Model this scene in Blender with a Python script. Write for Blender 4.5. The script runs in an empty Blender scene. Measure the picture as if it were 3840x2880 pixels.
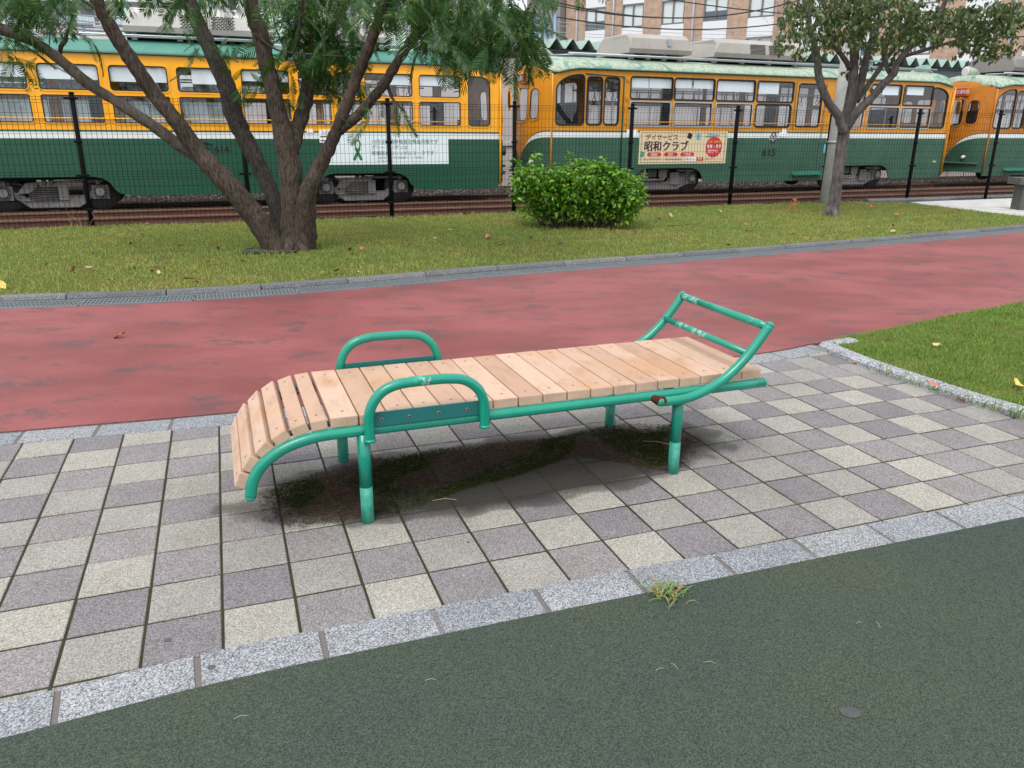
import bpy, bmesh, math, random
import numpy as np
from mathutils import Vector, Matrix
from mathutils.geometry import tessellate_polygon
R = math.radians
random.seed(7); rng = np.random.default_rng(7)
sc = bpy.context.scene
col = sc.collection

# ------------------------------------------------------------------ camera
FPX, PITCH, ROLL, CH = 778.93, 0.31654, 0.00716, 1.6033
_F = Vector((0, math.cos(PITCH), -math.sin(PITCH)))
_U0 = Vector((0, math.sin(PITCH), math.cos(PITCH))); _R0 = Vector((1, 0, 0))
_R = _R0 * math.cos(ROLL) + _U0 * math.sin(ROLL); _U = -_R0 * math.sin(ROLL) + _U0 * math.cos(ROLL)
cd = bpy.data.cameras.new('camera'); cam = bpy.data.objects.new('camera', cd); col.objects.link(cam)
cd.sensor_width = 36; cd.lens = FPX / 1024 * 36; cd.clip_start = 0.05; cd.clip_end = 2000
m = Matrix((_R, _U, -_F)).transposed().to_4x4(); m.translation = Vector((0, 0, CH)); cam.matrix_world = m
sc.camera = cam

# ------------------------------------------------------------------ light: bright overcast
SUN_EL, SUN_AZ = R(58), R(200)
w = bpy.data.worlds.new("World"); sc.world = w; w.use_nodes = True
nt = w.node_tree; nt.nodes.clear()
out = nt.nodes.new('ShaderNodeOutputWorld'); bg = nt.nodes.new('ShaderNodeBackground')
sky = nt.nodes.new('ShaderNodeTexSky'); sky.sky_type = 'NISHITA'; sky.sun_disc = False
sky.sun_elevation = SUN_EL; sky.sun_rotation = SUN_AZ; sky.dust_density = 4; sky.air_density = 1.0
hs = nt.nodes.new('ShaderNodeHueSaturation'); hs.inputs['Saturation'].default_value = 0.22
mx = nt.nodes.new('ShaderNodeMix'); mx.data_type = 'RGBA'; mx.inputs[0].default_value = 0.75
mx.inputs[7].default_value = (9.2, 9.6, 10.2, 1)
nt.links.new(sky.outputs[0], hs.inputs['Color']); nt.links.new(hs.outputs[0], mx.inputs[6])
nt.links.new(mx.outputs[2], bg.inputs[0]); bg.inputs[1].default_value = 0.1
nt.links.new(bg.outputs[0], out.inputs[0])
sd = bpy.data.lights.new('sun', 'SUN'); sd.energy = 1.1; sd.angle = R(22); sd.color = (1, .97, .92)
sun = bpy.data.objects.new('sun', sd); col.objects.link(sun)
sun.rotation_euler = (R(90) - SUN_EL, 0, math.pi - SUN_AZ + 0)
vs = sc.view_settings; vs.view_transform = 'Standard'; vs.look = 'None'; vs.gamma = 1; vs.exposure = 0.80
try: vs.use_curve_mapping = False
except Exception: pass

# ------------------------------------------------------------------ placing helpers
def ray(px, py):                    # photo pixel (3840 wide) -> direction
    return _F + _R * ((px / 3.75 - 512) / FPX) + _U * ((384 - py / 3.75) / FPX)
def G(px, py, z=0.0):               # point of the ground seen there
    d = ray(px, py); t = (z - CH) / d.z
    return Vector((0, 0, CH)) + d * t
def AT(px, py, Y):                  # point at distance Y
    d = ray(px, py); return Vector((0, 0, CH)) + d * (Y / d.y)
DS = 3840 / 2212
def GD(x, y, z=0.0): return G(x * DS, y * DS, z)
def ATD(x, y, Y): return AT(x * DS, y * DS, Y)
def pxr(p, r):                      # radius in overview pixels -> metres at point p
    return r / (FPX * 2212 / 1024) * (p - Vector((0, 0, CH))).dot(_F)

# ------------------------------------------------------------------ materials
MATS = {}
class NT:
    def __init__(s, name):
        s.m = bpy.data.materials.new(name); s.m.use_nodes = True; s.t = s.m.node_tree
        s.b = s.t.nodes['Principled BSDF']; s.o = s.t.nodes['Material Output']; MATS[name] = s.m
        s._tc = None
    def n(s, k, **kw):
        x = s.t.nodes.new('ShaderNode' + k)
        for a, v in kw.items(): setattr(x, a, v)
        return x
    def l(s, a, b): s.t.links.new(a, b)
    def tc(s, scale=(1, 1, 1)):
        if s._tc is None: s._tc = s.n('TexCoord')
        mp = s.n('Mapping'); mp.inputs['Scale'].default_value = scale
        s.l(s._tc.outputs['Object'], mp.inputs['Vector']); return mp.outputs[0]
    def noise(s, sc_, det=4, rough=.55, scale=(1, 1, 1), out='Fac', dist=0):
        x = s.n('TexNoise'); x.inputs['Scale'].default_value = sc_; x.inputs['Detail'].default_value = det
        x.inputs['Roughness'].default_value = rough; x.inputs['Distortion'].default_value = dist
        s.l(s.tc(scale), x.inputs['Vector']); return x.outputs[out]
    def vor(s, sc_, scale=(1, 1, 1), out='Color', feature='F1'):
        x = s.n('TexVoronoi', feature=feature); x.inputs['Scale'].default_value = sc_
        s.l(s.tc(scale), x.inputs['Vector']); return x.outputs[out]
    def ramp(s, f, stops):
        x = s.n('ValToRGB'); e = x.color_ramp.elements
        while len(e) < len(stops): e.new(.5)
        for i, (p, c) in enumerate(stops):
            e[i].position = p; e[i].color = (c, c, c, 1) if isinstance(c, (int, float)) else (*c, 1)
        s.l(f, x.inputs[0]); return x.outputs[0]
    def mix(s, f, a, b, mode='MIX'):
        x = s.n('Mix', data_type='RGBA', blend_type=mode)
        for i, v in ((0, f), (6, a), (7, b)):
            if hasattr(v, 'is_output') or isinstance(v, bpy.types.NodeSocket): s.l(v, x.inputs[i])
            elif i == 0: x.inputs[0].default_value = v
            else: x.inputs[i].default_value = (*v, 1)
        return x.outputs[2]
    def math(s, op, a, b=0.0):
        x = s.n('Math', operation=op)
        for i, v in ((0, a), (1, b)):
            if isinstance(v, bpy.types.NodeSocket): s.l(v, x.inputs[i])
            else: x.inputs[i].default_value = v
        return x.outputs[0]
    def island(s): return s.n('NewGeometry').outputs['Random Per Island']
    def col(s, c):
        if isinstance(c, bpy.types.NodeSocket): s.l(c, s.b.inputs['Base Color'])
        else: s.b.inputs['Base Color'].default_value = (*c, 1)
    def rough(s, v, spec=.5):
        if isinstance(v, bpy.types.NodeSocket): s.l(v, s.b.inputs['Roughness'])
        else: s.b.inputs['Roughness'].default_value = v
        s.b.inputs['Specular IOR Level'].default_value = spec
    def bump(s, h, strength=.3, dist=.01):
        x = s.n('Bump'); x.inputs['Strength'].default_value = strength; x.inputs['Distance'].default_value = dist
        s.l(h, x.inputs['Height']); s.l(x.outputs[0], s.b.inputs['Normal'])
def simple(name, c, rough=.5, metal=0, spec=.5, var=0, vs_=3.0, bump=0, bs=40):
    if name in MATS: return MATS[name]
    k = NT(name)
    if var:
        f = k.noise(vs_, 5, .6)
        k.col(k.mix(k.ramp(f, [(.3, 0), (.7, 1)]), tuple(x * (1 - var) for x in c), tuple(min(1, x * (1 + var)) for x in c)))
    else: k.col(c)
    k.rough(rough, spec); k.b.inputs['Metallic'].default_value = metal
    if bump: k.bump(k.noise(bs, 3), bump, .005)
    return k.m

def speckled(name, base, amp, s1=260, joint=None, extra=None, bumpd=.002):
    k = NT(name)
    r = k.island()
    sp = k.vor(s1, out='Color'); bw = k.n('RGBToBW'); k.l(sp, bw.inputs[0])
    f2 = k.noise(3.5, 5, .6)
    c = k.mix(k.ramp(bw.outputs[0], [(.15, 0), (.5, .45), (.85, 1)]), tuple(x * (1 - amp) for x in base), tuple(min(.95, x * (1 + amp * 1.25)) for x in base))
    c = k.mix(r, k.mix(1, c, (1.07, 1.05, 1.02), 'MULTIPLY'), k.mix(1, c, (.80, .80, .82), 'MULTIPLY'))
    gs = k.noise(1.1, 6, .7); c = k.mix(k.ramp(gs, [(.52, 0), (.72, .5)]), c, k.mix(1, c, (.68, .67, .62), 'MULTIPLY'))
    c = k.mix(k.ramp(f2, [(.35, .55), (.65, 0)]), c, k.mix(1, c, (.80, .80, .78), 'MULTIPLY'))
    if extra: c = extra(k, c)
    k.col(c); k.rough(.85, .25); k.bump(bw.outputs[0], .45, bumpd)
    return k.m
# dirt under the lounger: a stain with its own outline, in world coordinates of the paving
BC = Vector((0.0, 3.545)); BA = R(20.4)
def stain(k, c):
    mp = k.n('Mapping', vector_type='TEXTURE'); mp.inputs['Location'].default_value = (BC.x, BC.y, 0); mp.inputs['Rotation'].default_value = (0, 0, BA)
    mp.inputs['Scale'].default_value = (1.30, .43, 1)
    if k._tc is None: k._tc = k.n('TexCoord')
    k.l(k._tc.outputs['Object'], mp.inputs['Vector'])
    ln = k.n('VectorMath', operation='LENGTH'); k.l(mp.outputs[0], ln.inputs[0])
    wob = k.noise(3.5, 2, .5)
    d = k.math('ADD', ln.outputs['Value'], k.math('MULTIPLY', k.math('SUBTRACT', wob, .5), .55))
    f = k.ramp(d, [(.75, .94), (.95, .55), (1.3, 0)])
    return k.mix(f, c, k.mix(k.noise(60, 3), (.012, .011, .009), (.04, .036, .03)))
M_light = speckled('light_paver', (.312, .298, .268), .38, 270, extra=stain)
M_dark = speckled('mauve_paver', (.222, .204, .209), .44, 270, extra=stain)
M_gran = speckled('granite', (.25, .26, .278), .62, 240)
k = NT('joint_dirt'); k.col(k.mix(k.noise(8, 4), (.028, .025, .018), (.05, .055, .025))); k.rough(1, .1)
k = NT('mortar'); k.col(k.mix(k.noise(120, 2), (.10, .09, .085), (.2, .185, .17))); k.rough(1, .1)
# red athletic surface
k = NT('red_path_surface')
sp = k.noise(160, 3, .7); big = k.noise(.6, 5, .62, scale=(1, 1.6, 1)); mid = k.noise(2.0, 7, .72, scale=(1, 1.5, 1)); fine = k.noise(55, 6, .8, scale=(1, 1.7, 1))
c = k.mix(k.ramp(big, [(.38, 0), (.60, 1)]), (.205, .046, .044), (.295, .083, .081))
c = k.mix(k.ramp(sp, [(.3, 0), (.7, 1)]), k.mix(1, c, (.82, .82, .82), 'MULTIPLY'), c)
wear = k.ramp(k.math('ADD', fine, k.math('MULTIPLY', k.math('SUBTRACT', mid, .5), 1.3)), [(.575, 0), (.64, .72), (.85, .95)])
c = k.mix(k.math('MULTIPLY', wear, .85), c, (.065, .05, .053))
spk = k.noise(75, 5, .8); c = k.mix(k.ramp(spk, [(.58, 0), (.64, .55)]), c, (.07, .045, .047))
k.col(c); k.rough(k.ramp(big, [(.3, .55), (.7, .72)]), .35); k.bump(sp, .5, .004)
# green rubber
k = NT('green_rubber_surface')
v = k.vor(290, out='Color'); bw = k.n('RGBToBW'); k.l(v, bw.inputs[0]); big = k.noise(1.2, 5, .6)
c = k.mix(k.ramp(bw.outputs[0], [(.2, 0), (.8, 1)]), (.024, .034, .028), (.067, .088, .071))
c = k.mix(k.ramp(big, [(.35, 0), (.65, 1)]), c, k.mix(1, c, (1.2, 1.12, .95), 'MULTIPLY'))
k.col(c); k.rough(.9, .2); k.bump(bw.outputs[0], .7, .004)
k = NT('lawn_soil'); k.col(k.mix(k.noise(5, 5), (.07, .07, .022), (.12, .15, .035))); k.rough(1, .05)
def grass_mat(name, a, b, dry, amt, sc_=.6):
    k = NT(name); r = k.island()
    c = k.mix(r, a, b)
    f = k.ramp(k.noise(sc_, 6, .65), [(.5 - amt, 0), (.74 - amt, 1)])
    c = k.mix(k.math('MULTIPLY', f, .75), c, dry)
    c = k.mix(k.ramp(r, [(.93, 0), (.95, .8)]), c, (.30, .24, .11))
    k.col(c); k.rough(.7, .12)
    k.b.inputs['Subsurface Weight'].default_value = 0
    tr = k.n('BsdfTranslucent'); k.l(c, tr.inputs[0]); ms = k.n('MixShader'); ms.inputs[0].default_value = .3
    k.l(k.b.outputs[0], ms.inputs[1]); k.l(tr.outputs[0], ms.inputs[2]); k.l(ms.outputs[0], k.o.inputs[0])
    return k.m
M_gfar = grass_mat('far_lawn_grass', (.19, .27, .058), (.30, .40, .11), (.43, .37, .12), .10, .45)
M_gnear = grass_mat('near_lawn_grass', (.13, .23, .04), (.24, .36, .08), (.34, .33, .11), -.02, 1.2)
def leaf_mat(name, a, b, c3=None, thr=.93, trans=.35, rough=.45, spec=.4):
    k = NT(name); r = k.island(); c = k.mix(r, a, b)
    if c3: c = k.mix(k.ramp(r, [(thr, 0), (min(.999, thr + .02), 1)]), c, c3)
    k.col(c); k.rough(rough, spec)
    tr = k.n('BsdfTranslucent'); k.l(c, tr.inputs[0]); ms = k.n('MixShader'); ms.inputs[0].default_value = trans
    k.l(k.b.outputs[0], ms.inputs[1]); k.l(tr.outputs[0], ms.inputs[2]); k.l(ms.outputs[0], k.o.inputs[0])
    return k.m
M_frond = leaf_mat('feathery_leaf', (.017, .060, .012), (.058, .155, .026), (.22, .28, .04), .95, .38)
M_myr = leaf_mat('crape_leaf', (.065, .105, .04), (.16, .22, .075), (.33, .12, .03), .975, .35)
M_bush = leaf_mat('shrub_leaf', (.05, .17, .012), (.22, .42, .035), (.55, .42, .03), .975, .35, .3, .5)
M_weed = leaf_mat('weed_leaf', (.13, .24, .05), (.30, .36, .12), (.4, .2, .1), .85, .3)
def bark(name, a, b, s=9, spots=None):
    k = NT(name)
    f = k.noise(s, 7, .68, scale=(3.2, 3.2, 1), dist=.4); g = k.noise(2.3, 4)
    fi = k.noise(60, 4, .7, scale=(1.6, 1.6, .8))
    c = k.mix(k.ramp(f, [(.35, 0), (.62, 1)]), a, b)
    c = k.mix(k.ramp(g, [(.42, 0), (.6, .8)]), c, k.mix(1, c, (1.5, 1.5, 1.5), 'MULTIPLY'))
    c = k.mix(k.ramp(fi, [(.6, 0), (.72, .7)]), c, tuple(min(1, x * 2.6) for x in b))
    k.col(c); k.rough(.9, .15); k.bump(k.math('ADD', f, k.math('MULTIPLY', fi, .4)), 1.0, .03)
    return k.m
M_bark1 = bark('grey_brown_bark', (.027, .020, .016), (.105, .083, .066), 12)
M_bark1d = bark('dark_wet_bark', (.02, .017, .015), (.075, .064, .055), 12)
M_bark1l = bark('pale_smooth_bark', (.06, .05, .042), (.145, .125, .105), 6)
M_bark2 = bark('smooth_grey_bark', (.06, .052, .052), (.15, .13, .125), 7)
M_twig = simple('twig_bark', (.09, .065, .05), .9)
# paint and metals
def painted(name, c, worn=None, amt=.0, rough=.35, sc_=2.0, low=None, dirt=.12, coat=0):
    if name in MATS: return MATS[name]
    k = NT(name); f = k.noise(sc_, 6, .62)
    x = k.mix(k.ramp(f, [(.35, 0), (.68, 1)]), c, tuple(v * (1 - dirt) for v in c))
    st = k.noise(6, 5, .6, scale=(3, 3, .25)); x = k.mix(k.ramp(st, [(.5, 0), (.8, dirt * 2.5)]), x, tuple(v * .55 for v in c))
    if worn:
        g = k.noise(4.5, 7, .7); x = k.mix(k.ramp(g, [(.60 - amt, 0), (.62 - amt, 1)]), x, worn)
    k.col(x); k.rough(k.ramp(f, [(.3, rough), (.7, min(1, rough + .15))]), .5)
    k.b.inputs['Coat Weight'].default_value = coat
    return k.m
M_teal = painted('green_enamel', (.001, .25, .165), (.02, .34, .24), -.02, .24, 3, dirt=.15, coat=.2)
k = NT('chipped_enamel'); g = k.noise(38, 5, .65); h = k.noise(7, 3)
x = k.mix(k.ramp(h, [(.45, 0), (.5, 1)]), (.001, .25, .165), k.mix(k.ramp(g, [(.5, 0), (.53, 1)]), (.001, .25, .165), (.26, .42, .36)))
x = k.mix(k.math('MULTIPLY', k.ramp(g, [(.60, 0), (.62, 1)]), k.ramp(h, [(.5, 0), (.54, 1)])), x, (.06, .022, .014)); k.col(x); k.rough(.4)
k = NT('faded_enamel'); g = k.noise(45, 5, .7, scale=(1, 1, .5)); k.col(k.mix(k.ramp(g, [(.42, 0), (.68, 1)]), (.012, .25, .165), (.085, .33, .26))); k.rough(.6)
k = NT('rust'); k.col(k.mix(k.noise(60, 4), (.035, .012, .01), (.10, .03, .015))); k.rough(.9, .1)
M_plate = simple('dark_teal_plate', (.010, .125, .118), .42, var=.08)
k = NT('composite_slat'); r = k.n('ObjectInfo').outputs['Random']
f = k.noise(3.2, 4, .5, scale=(1, 1, 1)); sp = k.noise(260, 3, .6); gm = k.noise(14, 6, .7, scale=(1, .35, 1))
c = k.mix(r, (.43, .265, .18), (.55, .38, .28))
c = k.mix(k.ramp(f, [(.49, 0), (.68, .8)]), c, (.46, .25, .13))
c = k.mix(k.ramp(sp, [(.35, .35), (.5, 0)]), c, k.mix(1, c, (.72, .70, .68), 'MULTIPLY'))
c = k.mix(k.ramp(gm, [(.50, 0), (.68, .55)]), c, k.mix(1, c, (.70, .64, .58), 'MULTIPLY'))
k.col(c); k.rough(.62, .3); k.bump(sp, .15, .002)
k = NT('slat_end'); sp = k.noise(220, 4, .7); g = k.noise(9, 3); k.col(k.mix(k.ramp(g, [(.35, 0), (.65, 1)]), k.mix(k.ramp(sp, [(.30, 0), (.48, 1)]), (.22, .16, .11), (.42, .30, .215)), k.mix(k.ramp(sp, [(.28, 0), (.42, 1)]), (.28, .21, .15), (.52, .36, .26)))); k.rough(.85, .2)
M_steel = simple('galvanised_steel', (.42, .45, .47), .42, .75, var=.12)
M_gratem = simple('grate_steel', (.24, .265, .28), .5, .4, var=.12)
M_screw = simple('screw_steel', (.3, .28, .26), .4, .8)
M_blackp = simple('black_coated_steel', (.008, .008, .009), .8, spec=.06)
M_black = simple('matt_black', (.006, .006, .006), .9, spec=.1)
M_rub = simple('window_rubber', (.012, .012, .012), .6)
M_conc = simple('concrete', (.56, .56, .54), .9, var=.18, bump=.3)
M_kerb = speckled('kerb_concrete', (.15, .155, .16), .5, 150)
M_kerbg = speckled('kerb_granite', (.34, .35, .37), .6, 150)
M_rail = simple('rusty_rail', (.105, .042, .026), .7, .1, var=.25, vs_=8)
M_railtop = simple('rail_head', (.20, .115, .075), .5, .35, var=.2)
k = NT('ballast_stone'); r = k.island(); k.col(k.mix(r, (.08, .07, .065), (.24, .215, .2))); k.rough(.95, .1)
k = NT('ballast_bed'); k.col(k.mix(k.ramp(k.vor(22, out='Distance'), [(0, 0), (.6, 1)]), (.10, .085, .078), (.03, .022, .018))); k.rough(1, .05)
k = NT('glass'); k.t.nodes.remove(k.b)
gl = k.n('BsdfGlossy'); gl.inputs['Roughness'].default_value = .02; gl.inputs[0].default_value = (.9, .95, 1, 1)
trn = k.n('BsdfTransparent'); trn.inputs[0].default_value = (.96, .975, .975, 1); fr = k.n('LayerWeight')
ad = k.math('ADD', k.math('MULTIPLY', k.math('POWER', fr.outputs['Facing'], 4.0), .8), .035); ms = k.n('MixShader'); k.l(ad, ms.inputs[0]); k.l(trn.outputs[0], ms.inputs[1]); k.l(gl.outputs[0], ms.inputs[2]); k.l(ms.outputs[0], k.o.inputs[0])
M_glass = k.m
k = NT('building_glass'); k.col((.55, .6, .6)); k.rough(.15); k.b.inputs['Specular IOR Level'].default_value = .7

# ------------------------------------------------------------------ mesh builder
def tag(o, label=None, cat=None, group=None, kind=None):
    if label: o['label'] = label
    if cat: o['category'] = cat
    if group: o['group'] = group
    if kind: o['kind'] = kind
    return o
def thing(name, label, cat, loc=(0, 0, 0), rz=0, group=None):
    o = bpy.data.objects.new(name, None); col.objects.link(o); o.location = loc; o.rotation_euler = (0, 0, rz)
    o.empty_display_size = .1
    return tag(o, label, cat, group)
class MB:
    def __init__(s): s.v = []; s.f = []; s.m = []; s.s = []; s.mi = 0
    def add(s, vs_, fs, smooth=False, mi=None):
        b = len(s.v); s.v += [tuple(x) for x in vs_]
        for f in fs: s.f.append(tuple(i + b for i in f)); s.m.append(s.mi if mi is None else mi); s.s.append(smooth)
    def box(s, c, d, rot=None, mi=None):
        c = Vector(c); h = [x / 2 for x in d]
        P = [Vector((sx * h[0], sy * h[1], sz * h[2])) for sz in (-1, 1) for sy in (-1, 1) for sx in (-1, 1)]
        if rot is not None:
            if not isinstance(rot, Matrix): rot = Matrix.Rotation(rot, 3, 'Z')
            P = [rot @ p for p in P]
        s.add([c + p for p in P], [(0, 2, 3, 1), (4, 5, 7, 6), (0, 1, 5, 4), (2, 6, 7, 3), (0, 4, 6, 2), (1, 3, 7, 5)], False, mi)
    def rbox(s, c, d, b, rot=None, mi=None):   # box with chamfered edges
        bm = bmesh.new(); bmesh.ops.create_cube(bm, size=1)
        for v in bm.verts: v.co = Vector((v.co.x * d[0], v.co.y * d[1], v.co.z * d[2]))
        bmesh.ops.bevel(bm, geom=bm.edges[:], offset=b, segments=2, profile=.6, affect='EDGES')
        bm.verts.index_update(); c = Vector(c)
        if rot is not None and not isinstance(rot, Matrix): rot = Matrix.Rotation(rot, 3, 'Z')
        s.add([c + (rot @ v.co if rot is not None else v.co) for v in bm.verts], [[v.index for v in f.verts] for f in bm.faces], False, mi); bm.free()
    def tube(s, pts, r, n=10, caps=True, closed=False, mi=None, smooth=True):
        pts = [Vector(p) for p in pts]; N = len(pts); rs = r if isinstance(r, (list, tuple)) else [r] * N
        rings = []; up = None
        for i, p in enumerate(pts):
            if closed: t = pts[(i + 1) % N] - pts[i - 1]
            else: t = pts[min(i + 1, N - 1)] - pts[max(i - 1, 0)]
            t.normalize()
            if up is None: up = t.orthogonal().normalized()
            up = (up - t * up.dot(t)); up = up.normalized() if up.length > 1e-6 else t.orthogonal().normalized()
            q = t.cross(up)
            rings.append([p + (up * math.cos(2 * math.pi * j / n) + q * math.sin(2 * math.pi * j / n)) * rs[i] for j in range(n)])
        vs_ = [v for g in rings for v in g]; fs = []
        for i in range(N if closed else N - 1):
            a = i * n; b = ((i + 1) % N) * n
            for j in range(n): fs.append((a + j, a + (j + 1) % n, b + (j + 1) % n, b + j))
        s.add(vs_, fs, smooth, mi)
        if caps and not closed:
            b = len(s.v) - len(vs_)
            s.f.append(tuple(b + j for j in reversed(range(n)))); s.m.append(s.mi if mi is None else mi); s.s.append(False)
            s.f.append(tuple(b + (N - 1) * n + j for j in range(n))); s.m.append(s.mi if mi is None else mi); s.s.append(False)
    def dome(s, p, d, r, n=18, mi=None):
        p = Vector(p); d = Vector(d).normalized(); s.tube([p + d * r * q for q in (-.02, .35, .65, .87, .98)], [r * q for q in (1, .937, .76, .49, .2)], n, mi=mi)
    def cyl(s, a, b, r, n=16, mi=None, r2=None): s.tube([a, b], [r, r if r2 is None else r2], n, mi=mi)
    def sphere(s, c, r, n=10, mi=None, sc_=(1, 1, 1)):
        c = Vector(c); vs_ = []; fs = []
        for i in range(n + 1):
            for j in range(2 * n):
                a = math.pi * i / n; b = math.pi * j / n
                vs_.append(c + Vector((math.sin(a) * math.cos(b) * r * sc_[0], math.sin(a) * math.sin(b) * r * sc_[1], math.cos(a) * r * sc_[2])))
        for i in range(n):
            for j in range(2 * n):
                fs.append((i * 2 * n + j, (i + 1) * 2 * n + j, (i + 1) * 2 * n + (j + 1) % (2 * n), i * 2 * n + (j + 1) % (2 * n)))
        s.add(vs_, fs, True, mi)
    def plate(s, outer, holes=(), mp=None, t=.03, mi=None, edge=True):
        """flat plate of a 2D outline with holes; mp maps (u, v, w) to 3D, w = 0 (front) .. t (back)"""
        mp = mp or (lambda u, v, w: (u, w, v))
        loops = [outer] + list(holes); flat = [p for L in loops for p in L]
        tris = tessellate_polygon([[Vector((p[0], p[1], 0)) for p in L] for L in loops])
        n = len(flat)
        def ccw(t3):
            a, b, c = (flat[i] for i in t3)
            return t3 if (b[0] - a[0]) * (c[1] - a[1]) - (b[1] - a[1]) * (c[0] - a[0]) > 0 else (t3[0], t3[2], t3[1])
        tris = [ccw(t3) for t3 in tris]
        s.add([mp(p[0], p[1], 0) for p in flat] + [mp(p[0], p[1], t) for p in flat],
              [tuple(t3) for t3 in tris] + [tuple(n + i for i in reversed(t3)) for t3 in tris], False, mi)
        if edge:
            b = len(s.v) - 2 * n; k0 = 0
            for L in loops:
                for i in range(len(L)):
                    a = b + k0 + i; c = b + k0 + (i + 1) % len(L)
                    s.f.append((a, a + n, c + n, c)); s.m.append(s.mi if mi is None else mi); s.s.append(False)
                k0 += len(L)
    def build(s, name, mats, parent=None, off=None, weld=False):
        me = bpy.data.meshes.new(name)
        v = s.v if off is None else [(a - off[0], b - off[1], c - off[2]) for a, b, c in s.v]
        me.from_pydata(v, [], s.f); mats = mats if isinstance(mats, (list, tuple)) else [mats]
        for x in mats: me.materials.append(MATS[x] if isinstance(x, str) else x)
        me.polygons.foreach_set('material_index', s.m); me.polygons.foreach_set('use_smooth', s.s)
        me.update(); o = bpy.data.objects.new(name, me); col.objects.link(o)
        if parent: o.parent = parent
        return o
def np_mesh(name, V, F, mat, parent=None, smooth=False):
    V = np.asarray(V, np.float32); F = np.asarray(F, np.int32); k = F.shape[1]
    me = bpy.data.meshes.new(name); me.vertices.add(len(V)); me.vertices.foreach_set('co', V.ravel())
    me.loops.add(F.size); me.loops.foreach_set('vertex_index', F.ravel())
    me.polygons.add(len(F)); me.polygons.foreach_set('loop_start', np.arange(0, F.size, k, dtype=np.int32))
    me.polygons.foreach_set('loop_total', np.full(len(F), k, np.int32))
    if smooth: me.polygons.foreach_set('use_smooth', np.ones(len(F), bool))
    me.update(calc_edges=True); me.validate(); me.materials.append(mat)
    o = bpy.data.objects.new(name, me); col.objects.link(o)
    if parent: o.parent = parent
    return o
def copy_tree(o, parent=None):
    c = o.copy(); col.objects.link(c); c.parent = parent
    for ch in o.children: copy_tree(ch, c)
    return c
def rrect(x0, y0, x1, y1, r, n=5, rs=None):
    rs = rs or (r, r, r, r); P = []
    for (cx, cy, a0), q in zip(((x1, y0, -90), (x1, y1, 0), (x0, y1, 90), (x0, y0, 180)), rs):
        q = max(q, 1e-4); sx = -1 if cx == x1 else 1; sy = 1 if cy == y0 else -1
        for i in range(n + 1):
            a = R(a0 + 90 * i / n); P.append((cx + sx * q + math.cos(a) * q, cy + sy * q + math.sin(a) * q))
    return P
def crom(P, n=8):
    P = [Vector(p) for p in P]; Q = [P[0] * 2 - P[1]] + P + [P[-1] * 2 - P[-2]]; o = []
    for i in range(1, len(Q) - 2):
        for j in range(n):
            t = j / n; a, b, c, d = Q[i - 1], Q[i], Q[i + 1], Q[i + 2]
            o.append(.5 * ((2 * b) + (c - a) * t + (2 * a - 5 * b + 4 * c - d) * t * t + (3 * b - a - 3 * c + d) * t ** 3))
    o.append(P[-1]); return o
def resample(P, step):
    o = [P[0]]; acc = 0
    for a, b in zip(P, P[1:]):
        L = (b - a).length; t = step - acc
        while t <= L: o.append(a + (b - a) * (t / L)); t += step
        acc = L - (t - step)
    return o
def offs(P, d):
    o = []
    for i, p in enumerate(P):
        t = (P[min(i + 1, len(P) - 1)] - P[max(i - 1, 0)]); t = Vector((t.x, t.y, 0)).normalized()
        o.append(Vector((p.x - t.y * d, p.y + t.x * d, p.z)))
    return o
def text(txt, size, mat, parent, pos, rot, name='lettering', align='LEFT', sx=1.0, bold=0.0, shear=0):
    cu = bpy.data.curves.new('txt', 'FONT'); cu.body = txt; cu.size = size; cu.align_x = align; cu.fill_mode = 'FRONT'; cu.offset = bold; cu.shear = shear
    cu.resolution_u = 3
    t = bpy.data.objects.new('txt', cu); col.objects.link(t); bpy.context.view_layer.update()
    me = bpy.data.meshes.new_from_object(t.evaluated_get(bpy.context.evaluated_depsgraph_get()))
    bpy.data.objects.remove(t); me.name = name; me.materials.clear(); me.materials.append(MATS[mat] if isinstance(mat, str) else mat)
    me.transform(Matrix.Diagonal((sx, 1, 1, 1)))
    o = bpy.data.objects.new(name, me); col.objects.link(o); o.parent = parent; o.location = pos; o.rotation_euler = rot
    return o


# ================================================================== GROUND
def V3(L, z=0): return [Vector((p[0], p[1], z)) for p in L]
def sheet(name, poly, z, mat, sub=0, kind='structure'):
    b = MB(); b.plate([(p[0], p[1]) for p in poly], (), lambda u, v, w_: (u, v, z - w_), t=.02, edge=True)
    o = b.build(name, mat); tag(o, kind=kind); return o
GREEN = crom(V3([(-3.4, .72), (-2.6, 1.15), (-1.4, 1.72), (-.86, 1.965), (-.17, 2.22), (.87, 2.585), (1.98, 2.97), (3.2, 3.39), (4.6, 3.8)]), 8)
REDN = crom(V3([(-6.5, 2.7), (-4.6, 3.38), (-2.79, 3.95), (-1.63, 4.29), (0, 4.87), (1.81, 5.62), (2.36, 5.93)]), 8)
GRATE = crom(V3([(-9.5, 5.9), (-7.2, 6.35), (-4.7, 6.97), (-3.6, 7.2), (-2.34, 7.66), (-1.31, 8.17), (-.04, 8.85), (2.31, 9.98), (5.37, 11.52), (8.59, 13.28), (12.5, 15.5), (16, 17.4)]), 8)
FENCE = [GD(*q) for q in [(200, 493), (542, 483), (847, 473), (1110, 462), (1355, 454), (1575, 446.5), (1773, 440.5), (1957, 436.5), (2127, 433)]]
FENCE = [Vector((p.x, p.y, 0)) for p in FENCE]
f0, f1 = FENCE[0], FENCE[-1]
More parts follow.
